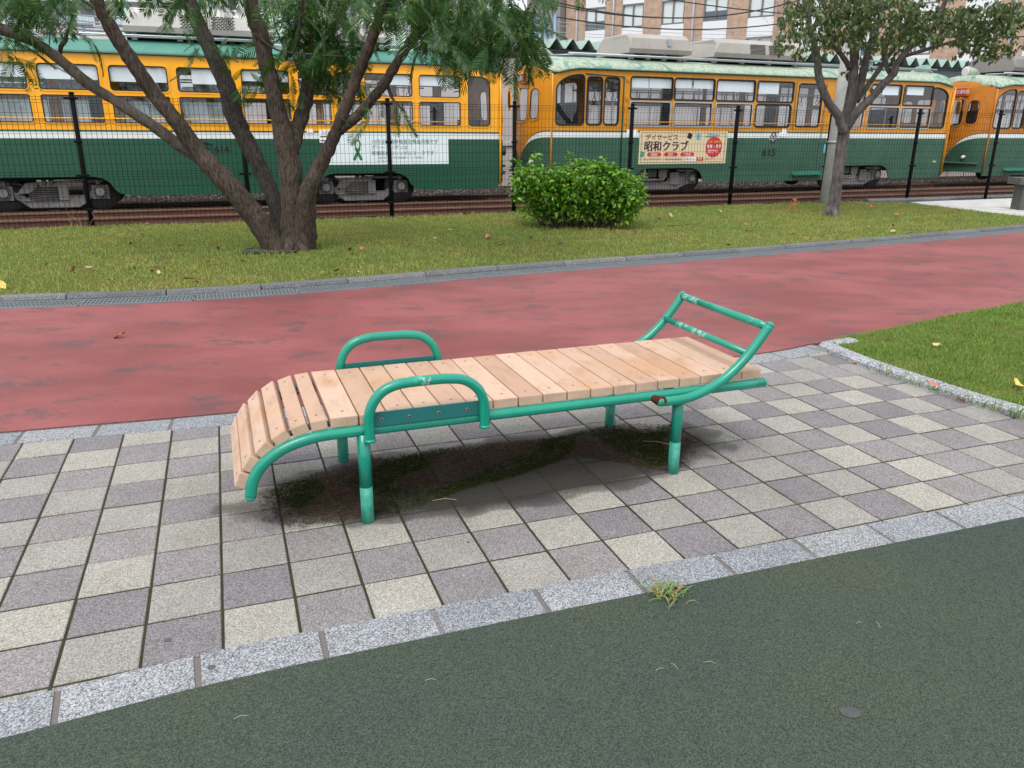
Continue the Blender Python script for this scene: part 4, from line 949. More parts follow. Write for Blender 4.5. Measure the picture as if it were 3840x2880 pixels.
for a, c in (((-.05, .07), (.0, .02)), ((.05, .07), (0, .02)), ((0, .02), (0, -.10)), ((-.08, -.01), (.08, -.01)), ((-.05, -.03), (-.03, -.09)), ((.05, -.03), (.03, -.09))): b.tube([(cx + a[0], -HW - .008, cz + a[1]), (cx + c[0], -HW - .008, cz + c[1])], .010, 5, mi=0)
b.build('emblem', 'ink_black', t615)
b = MB(); b.cyl((cx, -HW - .001, cz), (cx, -HW - .003, cz), .12, 20); b.build('emblem_disc', 'ink_white', t615)
b = MB(); b.tube([(-5.56, -HW - .012, .40), (-5.56, -HW - .012, 2.76), (-6.6, -HW - .012, 2.80)], .018, 6); b.build('door_track', painted('line_green', (.02, .10, .07)), t615)
b = MB(); b.box((.68, -HW - .008, 1.55), (.02, .012, 2.4)); b.box((-.34, -HW - .008, 2.2), (.016, .012, 1.2)); b.build('door_edge', simple('door_grey', (.10, .12, .12), .6), t615)
for zz in (2.70, 2.28, 1.72):
    b = MB(); b.box((-5.46, -HW - .02, zz), (.06, .03, .07)); b.build('bracket', YB, t615)
pc = board(t615, -5.05, .74, -2.42, 1.53, 'poster_cream')
b = MB(); 
for a, c, e, f_ in ((-5.00, .775, -2.47, .785), (-5.00, 1.485, -2.47, 1.495), (-5.0, .775, -4.99, 1.495), (-2.48, .775, -2.47, 1.495)): b.box(((a + e) / 2, -HW - .008, (c + f_) / 2), (e - a, .003, f_ - c))
b.build('border_line', 'ink_maroon', pc)
def pt(s_, x, z, sz, mat, dy=0, **kw): return text(s_, sz, mat, pc, (x, -HW - .0100 - dy, z), (R(90), 0, 0), 'lettering', **kw)
[pt('昭和クラブ', -4.92 + q_, 1.075, .262, 'ink_maroon', dy=.0004 * (i_ + 1), bold=.002) for i_, q_ in enumerate((.007, .014))]
pt('デイサービス', -4.88, 1.325, .155, 'ink_maroon', sx=1.04, bold=.002); pt('昭和クラブ', -4.92, 1.075, .262, 'ink_maroon', sx=1.0, bold=.0022)
for i, s_ in enumerate(('高麗町', '郡元', '下荒田')):
    xc = -4.60 + i * .49; b = MB(); b.plate([(xc - .22, .965), (xc - .17, .925), (xc + .17, .925), (xc + .22, .965), (xc + .17, 1.02), (xc - .17, 1.02)], (), lambda u, v, w_: (u, -HW - .010 + w_, v), .003); b.build('red_label', 'poster_red', pc)
    pt(s_, xc, .94, .075, 'ink_white', dy=.002, align='CENTER')
pt('詳しくはコチラから', -4.90, .835, .062, 'ink_maroon', sx=.85); pt('http://lifecareclub.info', -4.26, .835, .066, 'ink_maroon', sx=.85)
b = MB(); b.box((-3.52, -HW - .010, .855), (.34, .003, .09)); b.build('search_box', 'ink_white', pc); pt('昭和クラブ', -3.67, .835, .06, 'ink_maroon', dy=.002, sx=.9)
b = MB(); b.box((-3.22, -HW - .010, .855), (.2, .003, .09)); b.build('search_button', 'poster_red', pc); pt('検索', -3.29, .835, .065, 'ink_white', dy=.002)
pt('検索エンジンで', -3.05, .84, .045, 'ink_maroon', sx=.8)
b = MB(); b.cyl((-2.82, -HW - .008, 1.15), (-2.82, -HW - .0115, 1.15), .255, 32); b.add([(-3.07, -HW - .0113, 1.02), (-3.0, -HW - .0113, 1.1), (-2.96, -HW - .0113, .96)], [(0, 2, 1)]); b.build('red_disc', 'poster_red', pc)
pt('送迎・昼食付', -3.0, 1.255, .062, 'poster_yellow', dy=.004); pt('体験・見学', -3.04, 1.13, .095, 'ink_white', dy=.004, bold=.0006, sx=.95); pt('受付中!!', -3.0, 1.01, .095, 'ink_white', dy=.004, bold=.0006, sx=.95)
b = MB(); b.box((-2.85, -HW - .010, 1.445), (.36, .002, .035), Matrix.Rotation(.08, 3, 'Y')); b.build('blue_band', 'poster_blue', pc); b = MB(); b.box((-2.95, -HW - .009, 1.40), (.3, .002, .03)); b.build('teal_band', 'poster_teal', pc)
b = MB(); b.box((-3.58, -HW - .010, 1.42), (.13, .003, .13), Matrix.Rotation(.35, 3, 'Y')); b.build('picture', 'ink_black', pc); b = MB(); b.box((-4.95, -HW - .010, .98), (.12, .003, .12), Matrix.Rotation(.2, 3, 'Y')); b.build('picture', 'poster_teal', pc); b = MB(); b.box((-3.32, -HW - .010, 1.40), (.12, .003, .14)); b.build('picture', 'poster_blue', pc)
board(t615, -5.42, 1.38, -5.12, 1.56, 'ink_white', 'notice', y=.006); b = MB(); b.box((-.62, -HW - .008, 1.47), (.26, .004, .10)); b.box((-.60, -HW - .008, 1.50), (.14, .0045, .22)); b.build('notice', 'ink_white', t615)
b = MB(); b.box((.86, -HW - .008, 1.10), (.06, .004, .22)); b.build('notice', 'poster_blue', t615)
b = MB(); b.box((5.1, -HW - .01, .72), (.12, .02, .05)); b.build('side_marker', simple('marker_cream', (.5, .42, .25)), t615)
b = MB(); b.tube([(5.42, -HW - .02, .3), (5.42, -HW - .02, 2.7)], .02, 8); b.build('corner_pipe', YB, t615)
# --- tram 613 behind it
O6 = O5 + Vector((math.cos(T5), math.sin(T5), 0)) * 7.22
W6 = [dict(P=arc_window(.10, 1.66, .86, 2.77, 2.40), w=.7, fm=M_rub, fw=.02), win(.94, 1.67, 1.36, 2.73, .08, fm=M_rub, fw=.02), win(1.42, 1.67, 1.82, 2.73, .08, fm=M_rub, fw=.02)]
for i in range(5): W6.append(win(2.1 + i * 1.25, 2.27, 3.25 + i * 1.25, 2.77, .06, fm=M_rub, fw=.02)); W6.append(win(2.1 + i * 1.25, 1.66, 3.25 + i * 1.25, 2.2, .04, fm=alum))
t613 = make_tram(dict(o=O6, th=T5, x0=0, x1=12.7, zb=.26, z=.06, label='ochre and green tram at the right edge with a red destination sign', green=GB_, yellow=painted('tram_rusty_ochre', (.56, .19, .012), (.22, .07, .02), -.12, .45, dirt=.25), roof=RB,
    windows=W6, arches=[(3.3, 1.02), (9.6, 1.05)], ar=.12, bogie='plain', ac=[(.9, 3.4, 'box')], rack=[], bar=(2, 12), steps=[(1.4, 0)], sign='回 神田(交通局前)', fnum='613', fnumm='ink_black', signm=simple('sign_red', (.33, .02, .04), .5), rd=.16, acm=painted('ac_brown_grey', (.22, .20, .185), dirt=.15, rough=.5)))

# ================================================================== MESH FENCE
def fence():
    root = thing('mesh_fence', 'black welded wire mesh fence on round posts between the lawn and the trams', 'fence', FENCE[2])
    H = 2.06
    for p in FENCE:
        b = MB(); b.tube([(p.x, p.y, -.12), (p.x, p.y, H + .02)], .038, 12); b.tube([(p.x, p.y, H + .02), (p.x, p.y, H + .035), (p.x, p.y, H + .05)], [.044, .042, .014], 12)
        po = b.build('post', M_blackp, root, off=FENCE[2])
        for z in (H - .05, 1.36, .84, .30): b = MB(); b.tube([(p.x, p.y, z - .02), (p.x, p.y, z + .02)], .045, 12); b.box((p.x, p.y - .03, z), (.20 if z != 1.36 and z != .3 else .12, .02, .03), R(20)); b.build('clamp', M_blackp, po, off=FENCE[2])
    zs = [2.03, 1.985, 1.94, 1.79, 1.635, 1.48, 1.325, 1.17, 1.015, .90, .86, .815, .775, .66, .505, .35, .195, .06]
    for a, c in zip(FENCE, FENCE[1:]):
        d = c - a; L = d.length; t = d / L; n_ = Vector((t.y, -t.x, 0)); b = MB(); rr = .0030
        a2 = a + t * .05 ; L2 = L - .10
        for z in zs:
            q = n_ * (.035 if z in (1.985, .86, .815) else .0); b.tube([a2 + q + Vector((0, 0, z)), a2 + t * L2 + q + Vector((0, 0, z))], .0032, 4, caps=False)
        m_ = int(round(L2 / .075))
        for i in range(m_ + 1):
            p = a2 + t * (L2 * i / m_)
            b.tube([p + Vector((0, 0, .04)), p + Vector((0, 0, .775)), p + n_ * .035 + Vector((0, 0, .82)), p + n_ * .035 + Vector((0, 0, .855)), p + Vector((0, 0, .90)), p + Vector((0, 0, 1.94)), p + n_ * .035 + Vector((0, 0, 1.985)), p + Vector((0, 0, 2.03)), p + Vector((0, 0, 2.05))], rr, 4, caps=False)
        b.build('mesh_panel', M_blackp, root, off=FENCE[2])
fence()

# ================================================================== TREES AND SHRUBS
def limb(b, pts, Y0, rs, dY=None, n=14, seed=0, mi=0):
    """pts: overview pixels of the limb, put at distance Y0 + dY; radius in overview pixels"""
    r_ = random.Random(seed); P = []
    for i, (q, r) in enumerate(zip(pts, rs)):
        y = Y0 + (dY[i] if dY else 0); p = ATD(q[0], q[1], y); P.append((p, pxr(p, r)))
    C = crom([p for p, _ in P], 5); Rr = []
    for i in range(len(P) - 1):
        for j in range(5): Rr.append(P[i][1] * (1 - j / 5) + P[i + 1][1] * j / 5)
    Rr.append(P[-1][1]); Rr = [x * (1 + r_.uniform(-.05, .05)) for x in Rr]
    k0 = len(b.v); b.tube(C, Rr, n, mi=mi)
    for i in range(k0, len(b.v)):      # gnarl
        v = Vector(b.v[i]); d = .006 * (math.sin(v.x * 31 + v.z * 17) + math.sin(v.z * 41 - v.y * 23 + v.x * 9))
        b.v[i] = tuple(v + Vector((d, d * .5, 0)))
    return C, Rr
def frond_proto(npair, L, pl, seed, droop):
    """one feathery leaf: a rachis with tapering comb-like side leaflets; returns verts, quads"""
    r_ = random.Random(seed); V = []; Fq = []
    for i in range(npair):
        t = (i + .6) / npair; x = L * (.12 + .88 * t); z = -droop * L * t * t; l_ = pl * math.sin(math.pi * min(1, .18 + .82 * (1 - t) ** .75)) ** .7 * (1 if t < .9 else .7)
        for s_ in (-1, 1):
            a = R(68 - 20 * t + r_.uniform(-5, 5)); w_ = pl * .06
            d = Vector((math.cos(a), s_ * math.sin(a), -.25 + r_.uniform(-.12, .08))).normalized(); n_ = Vector((-d.y, d.x, 0)).normalized()
            p = Vector((x, 0, z)); m1 = p + d * l_ * .35; m2 = p + d * l_ * .72 + Vector((0, 0, -.05 * l_)); e = p + d * l_ + Vector((0, 0, -.14 * l_))
            k_ = len(V); V += [p - n_ * w_ * .3, p + n_ * w_ * .3, m1 - n_ * w_, m1 + n_ * w_, m2 - n_ * w_ * .85, m2 + n_ * w_ * .85, e - n_ * w_ * .2, e + n_ * w_ * .2]
            Fq += [(k_, k_ + 1, k_ + 3, k_ + 2), (k_ + 2, k_ + 3, k_ + 5, k_ + 4), (k_ + 4, k_ + 5, k_ + 7, k_ + 6)]
    for i in range(5):
        t0, t1 = i / 5, (i + 1) / 5; k_ = len(V); w_ = .0022
        for t in (t0, t1):
            for s_ in (-1, 1): V.append(Vector((L * t, s_ * w_, -droop * L * t * t + .001)))
        Fq.append((k_, k_ + 1, k_ + 3, k_ + 2))
    return np.array([tuple(v) for v in V]), np.array(Fq)
def spread(protos, places, name, mat, parent, off):
    Vs = []; Fs = []; n0 = 0
    for (p, yaw, pitch, roll, s_) in places:
        V, F = protos[random.randrange(len(protos))]
        M = (Matrix.Rotation(yaw, 3, 'Z') @ Matrix.Rotation(pitch, 3, 'Y') @ Matrix.Rotation(roll, 3, 'X')); A = np.array(M)
        Vs.append((V * s_) @ A.T + np.array(p - off)); Fs.append(F + n0); n0 += len(V)
    return np_mesh(name, np.concatenate(Vs), np.concatenate(Fs), mat, parent)
# --- big forked tree with feathery leaves
TB = GD(636, 545); TY = TB.y; base = Vector((TB.x, TB.y, .02))
tree = thing('feathery_leaved_tree', 'large many-stemmed tree with feathery leaves in front of the left tram', 'tree', base)
b = MB()
limb(b, [(606, 556), (570, 495), (540, 455), (500, 405), (462, 365), (425, 322), (378, 258), (330, 200), (288, 135), (245, 68), (210, 5), (170, -70)], TY - .05, [25, 24, 23, 22, 22, 18.5, 17, 16, 15.5, 15, 14.5, 13], [0, -.05, -.1, -.18, -.25, -.3, -.4, -.5, -.6, -.7, -.8, -.9], seed=1)
limb(b, [(448, 360), (425, 338), (385, 312), (325, 268), (255, 222), (190, 180), (130, 130), (70, 88), (0, 62), (-80, 30)], TY - .28, [15, 13.5, 12.5, 12, 11.5, 11.5, 11.5, 11.5, 12, 11], [0, 0, -.1, -.25, -.4, -.55, -.7, -.85, -1, -1.2], seed=2, mi=2)
limb(b, [(622, 545), (606, 480), (585, 415), (556, 350), (530, 300), (505, 245), (492, 195), (470, 140), (445, 85), (418, 25), (395, -40)], TY + .22, [19, 17, 16.5, 18, 19, 20, 19, 17.5, 16.5, 15.5, 14.5], [0, .05, .1, .15, .2, .25, .3, .35, .4, .45, .5], seed=3, mi=1)
limb(b, [(636, 556), (634, 500), (632, 440), (628, 380), (620, 325), (606, 265), (592, 205), (577, 140), (562, 75), (545, 20), (530, -50)], TY, [29, 26, 24.5, 24, 23, 19, 17.5, 17, 17, 16.5, 15], [0, 0, 0, .0, 0, -.05, -.1, -.15, -.2, -.25, -.3], seed=4)
limb(b, [(630, 330), (640, 285), (655, 240), (664, 195), (668, 150), (669, 130)], TY + .05, [16, 16, 15, 15.5, 16.5, 16], [0, .05, .1, .1, .1, .1], seed=5)
limb(b, [(669, 140), (670, 105), (668, 60), (662, 0), (655, -60)], TY + .15, [10, 8.5, 8, 8, 7], seed=6)
limb(b, [(650, 548), (655, 480), (662, 420), (685, 370), (708, 325), (726, 285), (742, 245), (760, 195), (782, 140), (803, 85), (826, 20), (845, -50)], TY - .02, [20, 18.5, 18, 16, 14.5, 13.5, 13, 12.5, 12, 11.5, 11, 10.5], [0, -.05, -.1, -.12, -.15, -.2, -.25, -.3, -.35, -.4, -.45, -.5], seed=7)
limb(b, [(722, 290), (745, 272), (772, 250), (800, 218), (832, 178), (862, 128), (900, 72), (930, 35), (965, -10), (1000, -60)], TY - .18, [12, 11, 11, 10.5, 10.5, 10, 10, 9.5, 9, 8], [0, -.05, -.1, -.2, -.3, -.4, -.5, -.6, -.7, -.8], seed=8, mi=0)
limb(b, [(662, 555), (668, 510), (668, 450), (672, 400), (690, 360)], TY + .14, [17, 16, 15, 14, 12], seed=9)
limb(b, [(622, 120), (640, 90), (648, 40), (655, -20)], TY - .1, [7, 6, 5, 4], seed=10)
limb(b, [(700, 115), (712, 70), (735, 30), (760, -20)], TY + .3, [6, 6, 5, 5], seed=12)
limb(b, [(122, 128), (150, 60), (166, 0), (180, -50)], TY - .72, [5, 4, 4, 3], seed=13)
limb(b, [(545, 70), (600, 108), (680, 118), (740, 122)], TY - .3, [2.5, 2.2, 2, 1.6], seed=14)
limb(b, [(832, 178), (850, 215), (872, 240)], TY - .4, [3.5, 2.6, 2], [0, -.1, -.2], seed=15)
b.mi = 0
# buttress roots
for a in (2.6, 3.5, 4.6, 5.6, .4):
    d = Vector((math.cos(a), math.sin(a), 0)); b.tube([base + Vector((0, 0, .18)) + d * .08, base + d * .20 + Vector((0, 0, .04)), base + d * .32 + Vector((0, 0, -.03))], [.09, .06, .03], 8)
b.build('trunk', [M_bark1, M_bark1d, M_bark1l], tree, off=base)
protos = [frond_proto(20, .45, .125, 1, .25), frond_proto(23, .51, .14, 2, .4), frond_proto(17, .37, .11, 3, .15), frond_proto(21, .47, .125, 4, .6)]
places = []
def cloud(cx, cy, rx, ry, n, y0, y1, sz=1.0, hang=.5, pw=.5):
    for _ in range(max(1, int(n * .78))):
        a = random.random() * 6.283; r = random.random() ** pw
        p = ATD(cx + rx * r * math.cos(a), cy + ry * r * math.sin(a), random.uniform(y0, y1))
        places.append((p, random.random() * 6.283, R(random.uniform(-5, 35) + 50 * hang * random.random()), R(random.gauss(0, 40)), sz * random.uniform(.6, 1.1)))
Y = TY
cloud(50, -14, 100, 36, 74, Y - 1.9, Y - .2); cloud(60, -45, 180, 36, 55, Y - 1.8, Y); cloud(15, 83, 50, 45, 13, Y - 1.6, Y - .7); cloud(60, 128, 60, 14, 8, Y - 1.5, Y - .6, .85); cloud(50, 168, 22, 10, 2, Y - 1.5, Y - .9, .7); cloud(130, 13, 35, 35, 8, Y - 1.6, Y - .6, .8)
cloud(190, 73, 40, 18, 4, Y - 1.4, Y - .8, .7)
cloud(420, 0, 85, 28, 13, Y - .7, Y + .3, .8); cloud(400, -55, 160, 34, 60, Y - 1.2, Y + .8); cloud(385, 45, 50, 26, 9, Y - .6, Y, .7); cloud(440, 95, 50, 30, 9, Y - .6, Y, .7); cloud(505, 80, 26, 40, 7, Y - .6, Y + .2, .7); cloud(415, 140, 26, 20, 3, Y - .7, Y - .2, .65)
cloud(695, 50, 120, 75, 220, Y - .2, Y + 1.3); cloud(690, 140, 75, 50, 64, Y + .1, Y + 1.2, .95); cloud(735, 180, 50, 38, 20, Y - .1, Y + .9, .85); cloud(560, 155, 40, 42, 17, Y + .05, Y + .7, .8); cloud(590, 225, 18, 22, 4, Y + .05, Y + .4, .6); cloud(545, 185, 20, 20, 3, Y, Y + .5, .6)
cloud(690, -50, 220, 45, 120, Y - 1, Y + 1.4)
cloud(985, 8, 150, 45, 136, Y - 1.7, Y + .2, 1.15, .8); cloud(1060, 63, 90, 45, 60, Y - 1.8, Y - .2, 1.1, .9); cloud(1010, 78, 85, 32, 25, Y - 1.7, Y - .3, .95, .9); cloud(1150, 38, 36, 62, 33, Y - 1.8, Y - .7, .9, 1.0); cloud(1160, 98, 22, 25, 7, Y - 1.7, Y - 1, .7, 1.0); cloud(1050, 118, 38, 16, 8, Y - 1.6, Y - .8, .7, 1); cloud(880, -17, 45, 28, 32, Y - 1.2, Y, .85); cloud(1000, -60, 260, 50, 152, Y - 2, Y + .6)
cloud(815, 220, 45, 14, 4, Y - .6, Y - .2, .75, 1.1); cloud(862, 228, 16, 22, 4, Y - .7, Y - .4, .75, 1.2); cloud(800, 245, 12, 14, 2, Y - .6, Y - .3, .7, 1.2); cloud(735, 252, 6, 8, 2, Y - .4, Y - .2, .6); cloud(830, 165, 22, 12, 2, Y - .6, Y - .4, .6)
spread(protos, places, 'crown', M_frond, tree, base)
# old planting ring of black plastic edging at its foot
c0 = GD(590, 552); b = MB(); b.tube([c0 + Vector((-.42 + .0, .0, .035)) if False else Vector((c0.x + .02 + .42 * math.cos(a), c0.y + .22 * math.sin(a) + .05, .055 + .01 * math.sin(a * 3))) for a in [R(70 + i * 9) for i in range(20)]], .014, 6)
o = b.build('edging_ring', simple('black_plastic', (.03, .03, .032), .5)); tag(o, 'black plastic edging hoop half round the foot of the forked tree', 'edging')
b = MB(); b.plate([(c0.x - .05 + .36 * math.cos(R(a)), c0.y + .08 + .18 * math.sin(R(a))) for a in range(0, 360, 20)], (), lambda u, v, w_: (u, v, .062 - w_), .02); tag(b.build('bare_soil', simple('bare_soil', (.06, .045, .03), .95, var=.4, vs_=30)), kind='structure')

# --- crape myrtle on the right
B2 = GD(1795, 470); Y2 = B2.y; base2 = Vector((B2.x, B2.y, .02))
t2 = thing('crape_myrtle_tree', 'smooth-barked small tree with oval leaves and seed heads at the right', 'tree', base2)
b = MB()
limb(b, [(1798, 478), (1802, 440), (1809, 385), (1816, 330), (1822, 290), (1827, 258)], Y2, [13.5, 12.3, 11.8, 11.8, 12.5, 12], seed=21)
limb(b, [(1822, 285), (1810, 250), (1792, 225), (1776, 190), (1768, 160), (1766, 125), (1758, 92), (1750, 60), (1742, 10), (1735, -40)], Y2 - .1, [11, 9.5, 8.5, 8, 8, 7.5, 6.5, 6, 5.5, 5], [0, -.1, -.15, -.2, -.25, -.3, -.35, -.4, -.45, -.5], seed=22)
limb(b, [(1825, 270), (1834, 225), (1842, 180), (1845, 135), (1846, 90), (1849, 40), (1852, -30)], Y2 + .05, [11, 10.5, 10.5, 9.5, 9, 8, 7], seed=23)
limb(b, [(1836, 145), (1820, 122), (1803, 98), (1790, 70), (1782, 30)], Y2, [6.5, 5.5, 5, 4.5, 4], [0, -.1, -.2, -.3, -.4], seed=24)
limb(b, [(1828, 275), (1850, 243), (1882, 212), (1908, 182), (1930, 160), (1936, 140), (1960, 108), (2000, 72), (2030, 30), (2050, -20)], Y2 - .05, [10.5, 9.5, 8.5, 8, 7.5, 7, 6, 5.5, 5, 4], [0, -.1, -.15, -.2, -.25, -.3, -.35, -.4, -.45, -.5], seed=25)
limb(b, [(1928, 165), (1914, 140), (1910, 112), (1925, 75), (1940, 30)], Y2 - .2, [5.5, 5, 4.5, 4, 3], seed=26)
limb(b, [(1950, 122), (1985, 112), (2030, 98), (2080, 84), (2130, 66)], Y2 - .35, [4.5, 4, 3.5, 3, 2.4], seed=27)
limb(b, [(1832, 240), (1856, 190), (1868, 140), (1880, 95), (1900, 40), (1915, -20)], Y2 + .15, [9, 8.5, 8, 7, 6, 5], seed=28)
limb(b, [(1850, 220), (1885, 170), (1920, 120), (1960, 60), (1990, 0)], Y2 + .3, [6, 5.5, 5, 4.5, 4], seed=29)
for a in (.5, 1.8, 3.3, 4.8): d = Vector((math.cos(a), math.sin(a), 0)); b.tube([base2 + Vector((0, 0, .16)) + d * .05, base2 + d * .16 + Vector((0, 0, .02)), base2 + d * .22], [.07, .05, .02], 8)
b.build('trunk', M_bark2, t2, off=base2)
def leaf_proto(L, W, seed, fold=.25):
    r_ = random.Random(seed); V = [(0, 0, 0), (L * .3, W * .5, fold * W), (L * .3, -W * .5, fold * W), (L * .7, W * .42, fold * W - L * .06), (L * .7, -W * .42, fold * W - L * .06), (L, 0, -L * .18), (L * .3, 0, 0), (L * .7, 0, -L * .07)]
    return np.array(V), np.array([(0, 6, 1, 1), (0, 2, 6, 6), (6, 7, 3, 1), (2, 4, 7, 6), (7, 5, 3, 3), (4, 5, 7, 7)])
def tri_proto(L, W, fold=.25):
    V = np.array([(0, 0, 0), (L * .32, W * .5, fold * W), (L * .32, -W * .5, fold * W), (L * .72, W * .38, fold * W - L * .06), (L * .72, -W * .38, fold * W - L * .06), (L, 0, -L * .18), (L * .5, 0, -L * .02)])
    return V, np.array([(0, 6, 1), (0, 2, 6), (1, 6, 3), (2, 4, 6), (6, 5, 3), (4, 5, 6)])
lp = [tri_proto(.098, .056), tri_proto(.08, .05, .35), tri_proto(.11, .06, .15)]
places = []
def leaves(cx, cy, rx, ry, n, y0, y1, k_=5, sz=1, pitch=(10, 75)):
    for _ in range(int(n * .46)):
        a = random.random() * 6.283; r = random.random() ** .5; yy = random.uniform(y0, y1)
        p = ATD(cx + rx * r * math.cos(a), cy + ry * r * math.sin(a), yy)
        d = Vector((random.gauss(0, 1), random.gauss(0, 1), random.gauss(0, .5))).normalized() * .16
        for j in range(k_):
            places.append((p + d * j / k_ + Vector((random.gauss(0, .02), random.gauss(0, .02), random.gauss(0, .015))), random.random() * 6.28, R(random.uniform(*pitch)), R(random.gauss(0, 25)), sz * random.uniform(.7, 1.2)))
leaves(1790, 40, 105, 55, 520, Y2 - 1.2, Y2 + .9, 6); leaves(1740, 95, 70, 26, 90, Y2 - 1.1, Y2 + .2, 6, .95); leaves(1900, 40, 120, 60, 560, Y2 - 1.2, Y2 + 1.2, 6); leaves(1870, 95, 90, 22, 90, Y2 - .8, Y2 + .6, 5, .9); leaves(2030, 55, 110, 42, 430, Y2 - 1.2, Y2 + .9, 6)
leaves(2130, 45, 85, 35, 260, Y2 - 1.2, Y2 + .6, 6); leaves(2125, 105, 55, 20, 120, Y2 - 1.0, Y2, 6, .95); leaves(2190, 30, 50, 35, 120, Y2 - 1.2, Y2 + .4, 6); leaves(2190, 105, 22, 14, 22, Y2 - .9, Y2 - .2, 6, .9); leaves(1960, -45, 300, 50, 700, Y2 - 1.2, Y2 + 1.4, 6); leaves(1852, 150, 30, 20, 16, Y2 + .1, Y2 + .6, 5, .9); leaves(1885, 190, 18, 30, 10, Y2 + .1, Y2 + .4, 5, .8); leaves(1930, 95, 40, 26, 30, Y2 - .4, Y2 + .6, 5, .9)
leaves(1835, 200, 12, 40, 8, Y2 + .2, Y2 + .4, 4, .7)
spread(lp, places, 'crown', M_myr, t2, base2)
b = MB(); M_seed = simple('seed_brown', (.10, .05, .035), .8)
for cx, cy, rx, ry, n in ((1700, 30, 45, 26, 13), (1850, 60, 60, 50, 16), (1930, 85, 40, 30, 12), (1690, 90, 18, 10, 3), (1810, 115, 30, 18, 6), (1945, 25, 60, 30, 8), (2035, 95, 20, 16, 4), (2115, 75, 25, 15, 3)):
    for _ in range(n):
        p = ATD(cx + random.uniform(-rx, rx), cy + random.uniform(-ry, ry), Y2 - random.uniform(.2, 1.2)); d = Vector((random.gauss(0, .5), random.gauss(0, .4), .9)).normalized()
        b.tube([p, p + d * .2], .002, 3, caps=False)
        for _ in range(26):
            q = p + d * random.uniform(.02, .24) + Vector((random.gauss(0, .035), random.gauss(0, .035), random.gauss(0, .03))); s_ = random.uniform(.004, .0065)
            b.add([q + Vector(v) * s_ for v in ((1, 0, 0), (-.5, .8, 0), (-.5, -.8, 0), (0, 0, 1), (0, 0, -1))], [(0, 1, 3), (1, 2, 3), (2, 0, 3), (1, 0, 4), (2, 1, 4), (0, 2, 4)])
b.build('seed_heads', M_seed, t2, off=base2)

# --- shrub
SB = GD(1250, 498); sb_ = Vector((SB.x, SB.y + .25, .02))
sh = thing('leafy_shrub', 'glossy green rounded shrub with bare lower stems on the lawn', 'shrub', sb_)
b = MB(); places = []; lp2 = [tri_proto(.088, .052, .3), tri_proto(.072, .046, .4), tri_proto(.10, .056, .2)]
def shrub_top(u): # height profile across the width, u in -1..1
    return (1.0 + .10 * math.sin(u * 5 + 1) + (.16 if u < -.62 else 0) - .0 * u) * (1 - abs(u) ** 5 * .35)
for i in range(210):
    u = random.uniform(-1, 1); v = random.uniform(-1, 1)
    if u ** 4 + v ** 4 > 1.1: continue
    bx = Vector((u * .62, v * .25, 0)); tx = Vector((u * 1.12, v * .58 + random.uniform(-.1, .1), shrub_top(u) * (random.uniform(.70, 1.02) + (.16 if random.random() < .14 else 0)) * (1 - .14 * v * v)))
    mid = bx * .45 + tx * .55 + Vector((random.gauss(0, .05), random.gauss(0, .05), .03))
    P = crom([sb_ + bx, sb_ + mid, sb_ + tx], 7); b.tube(P, [.009 * (1 - .7 * j / (len(P) - 1)) for j in range(len(P))], 5)
    n = len(P)
    for j in range(3, n):
        t = j / (n - 1); k_ = int(2 + 3.6 * t)
        for _ in range(k_):
            p = P[j] + Vector((random.gauss(0, .055), random.gauss(0, .055), random.gauss(0, .035)))
            if p.z > .10 + random.random() * .2: places.append((p, random.random() * 6.28, R(random.uniform(-15, 50)), R(random.gauss(0, 30)), random.uniform(.65, 1.15)))
    d = (P[-1] - P[-2]).normalized()
    for j in range(7): places.append((P[-1] + d * (.02 * j - .06), j * 2.4 + random.random(), R(random.uniform(-45, 10)), R(random.gauss(0, 20)), random.uniform(.7, 1.25)))
for i in range(1700):   # filling leaves through the volume
    u = random.uniform(-1, 1); v = random.uniform(-1, 1)
    if u ** 4 + v ** 4 > 1: continue
    z = random.uniform(.16, .95) * shrub_top(u) * (1 - .2 * v * v); q = .72 + .28 * min(1, z / .5)
    places.append((sb_ + Vector((u * 1.15 * q, v * .62 * q, z)), random.random() * 6.28, R(random.uniform(-10, 60)), R(random.gauss(0, 30)), random.uniform(.7, 1.15)))
b.build('stems', M_twig, sh, off=sb_); spread(lp2, places, 'foliage', M_bush, sh, sb_)

# --- weed tuft by the granite border, grass tufts, dry stalks
def tuft(p, n, h, spread_, w_, mat, name, label, cat, lean=1.0):
    X = p.x + rng.normal(0, spread_ * .35, n); Yy = p.y + rng.normal(0, spread_ * .35, n); V = []; F = []
    for i in range(n):
        a = rng.random() * 6.283; H = h * (.5 + .8 * rng.random()); le = lean * (.4 + rng.random()); q = Vector((X[i], Yy[i], p.z)); d = Vector((math.cos(a), math.sin(a), 0)); s_ = Vector((-d.y, d.x, 0)) * w_
        A = [q, q + d * H * .35 * le + Vector((0, 0, H * .45)), q + d * H * .8 * le + Vector((0, 0, H * .5)), q + d * H * 1.2 * le + Vector((0, 0, H * .22))]
        k_ = len(V); 
        for c, ww in zip(A, (.6, 1, .8, .05)): V += [tuple(c - s_ * ww), tuple(c + s_ * ww)]
        F += [(k_, k_ + 1, k_ + 3, k_ + 2), (k_ + 2, k_ + 3, k_ + 5, k_ + 4), (k_ + 4, k_ + 5, k_ + 7, k_ + 6)]
    o = np_mesh(name, V, F, mat); tag(o, label, cat); return o
tp = GD(1437, 1283, .006); tuft(tp, 75, .040, .085, .0026, M_weed, 'weed_tuft', 'pale green weed tuft growing on the edge of the granite border', 'weed', 1.3)
tuft(GD(512, 318 * 1.0 + 265, .03), 60, .13, .22, .004, M_gfar, 'grass_tuft', 'taller dark grass tuft on the lawn left of the forked tree', 'grass tuft', .7) if False else None
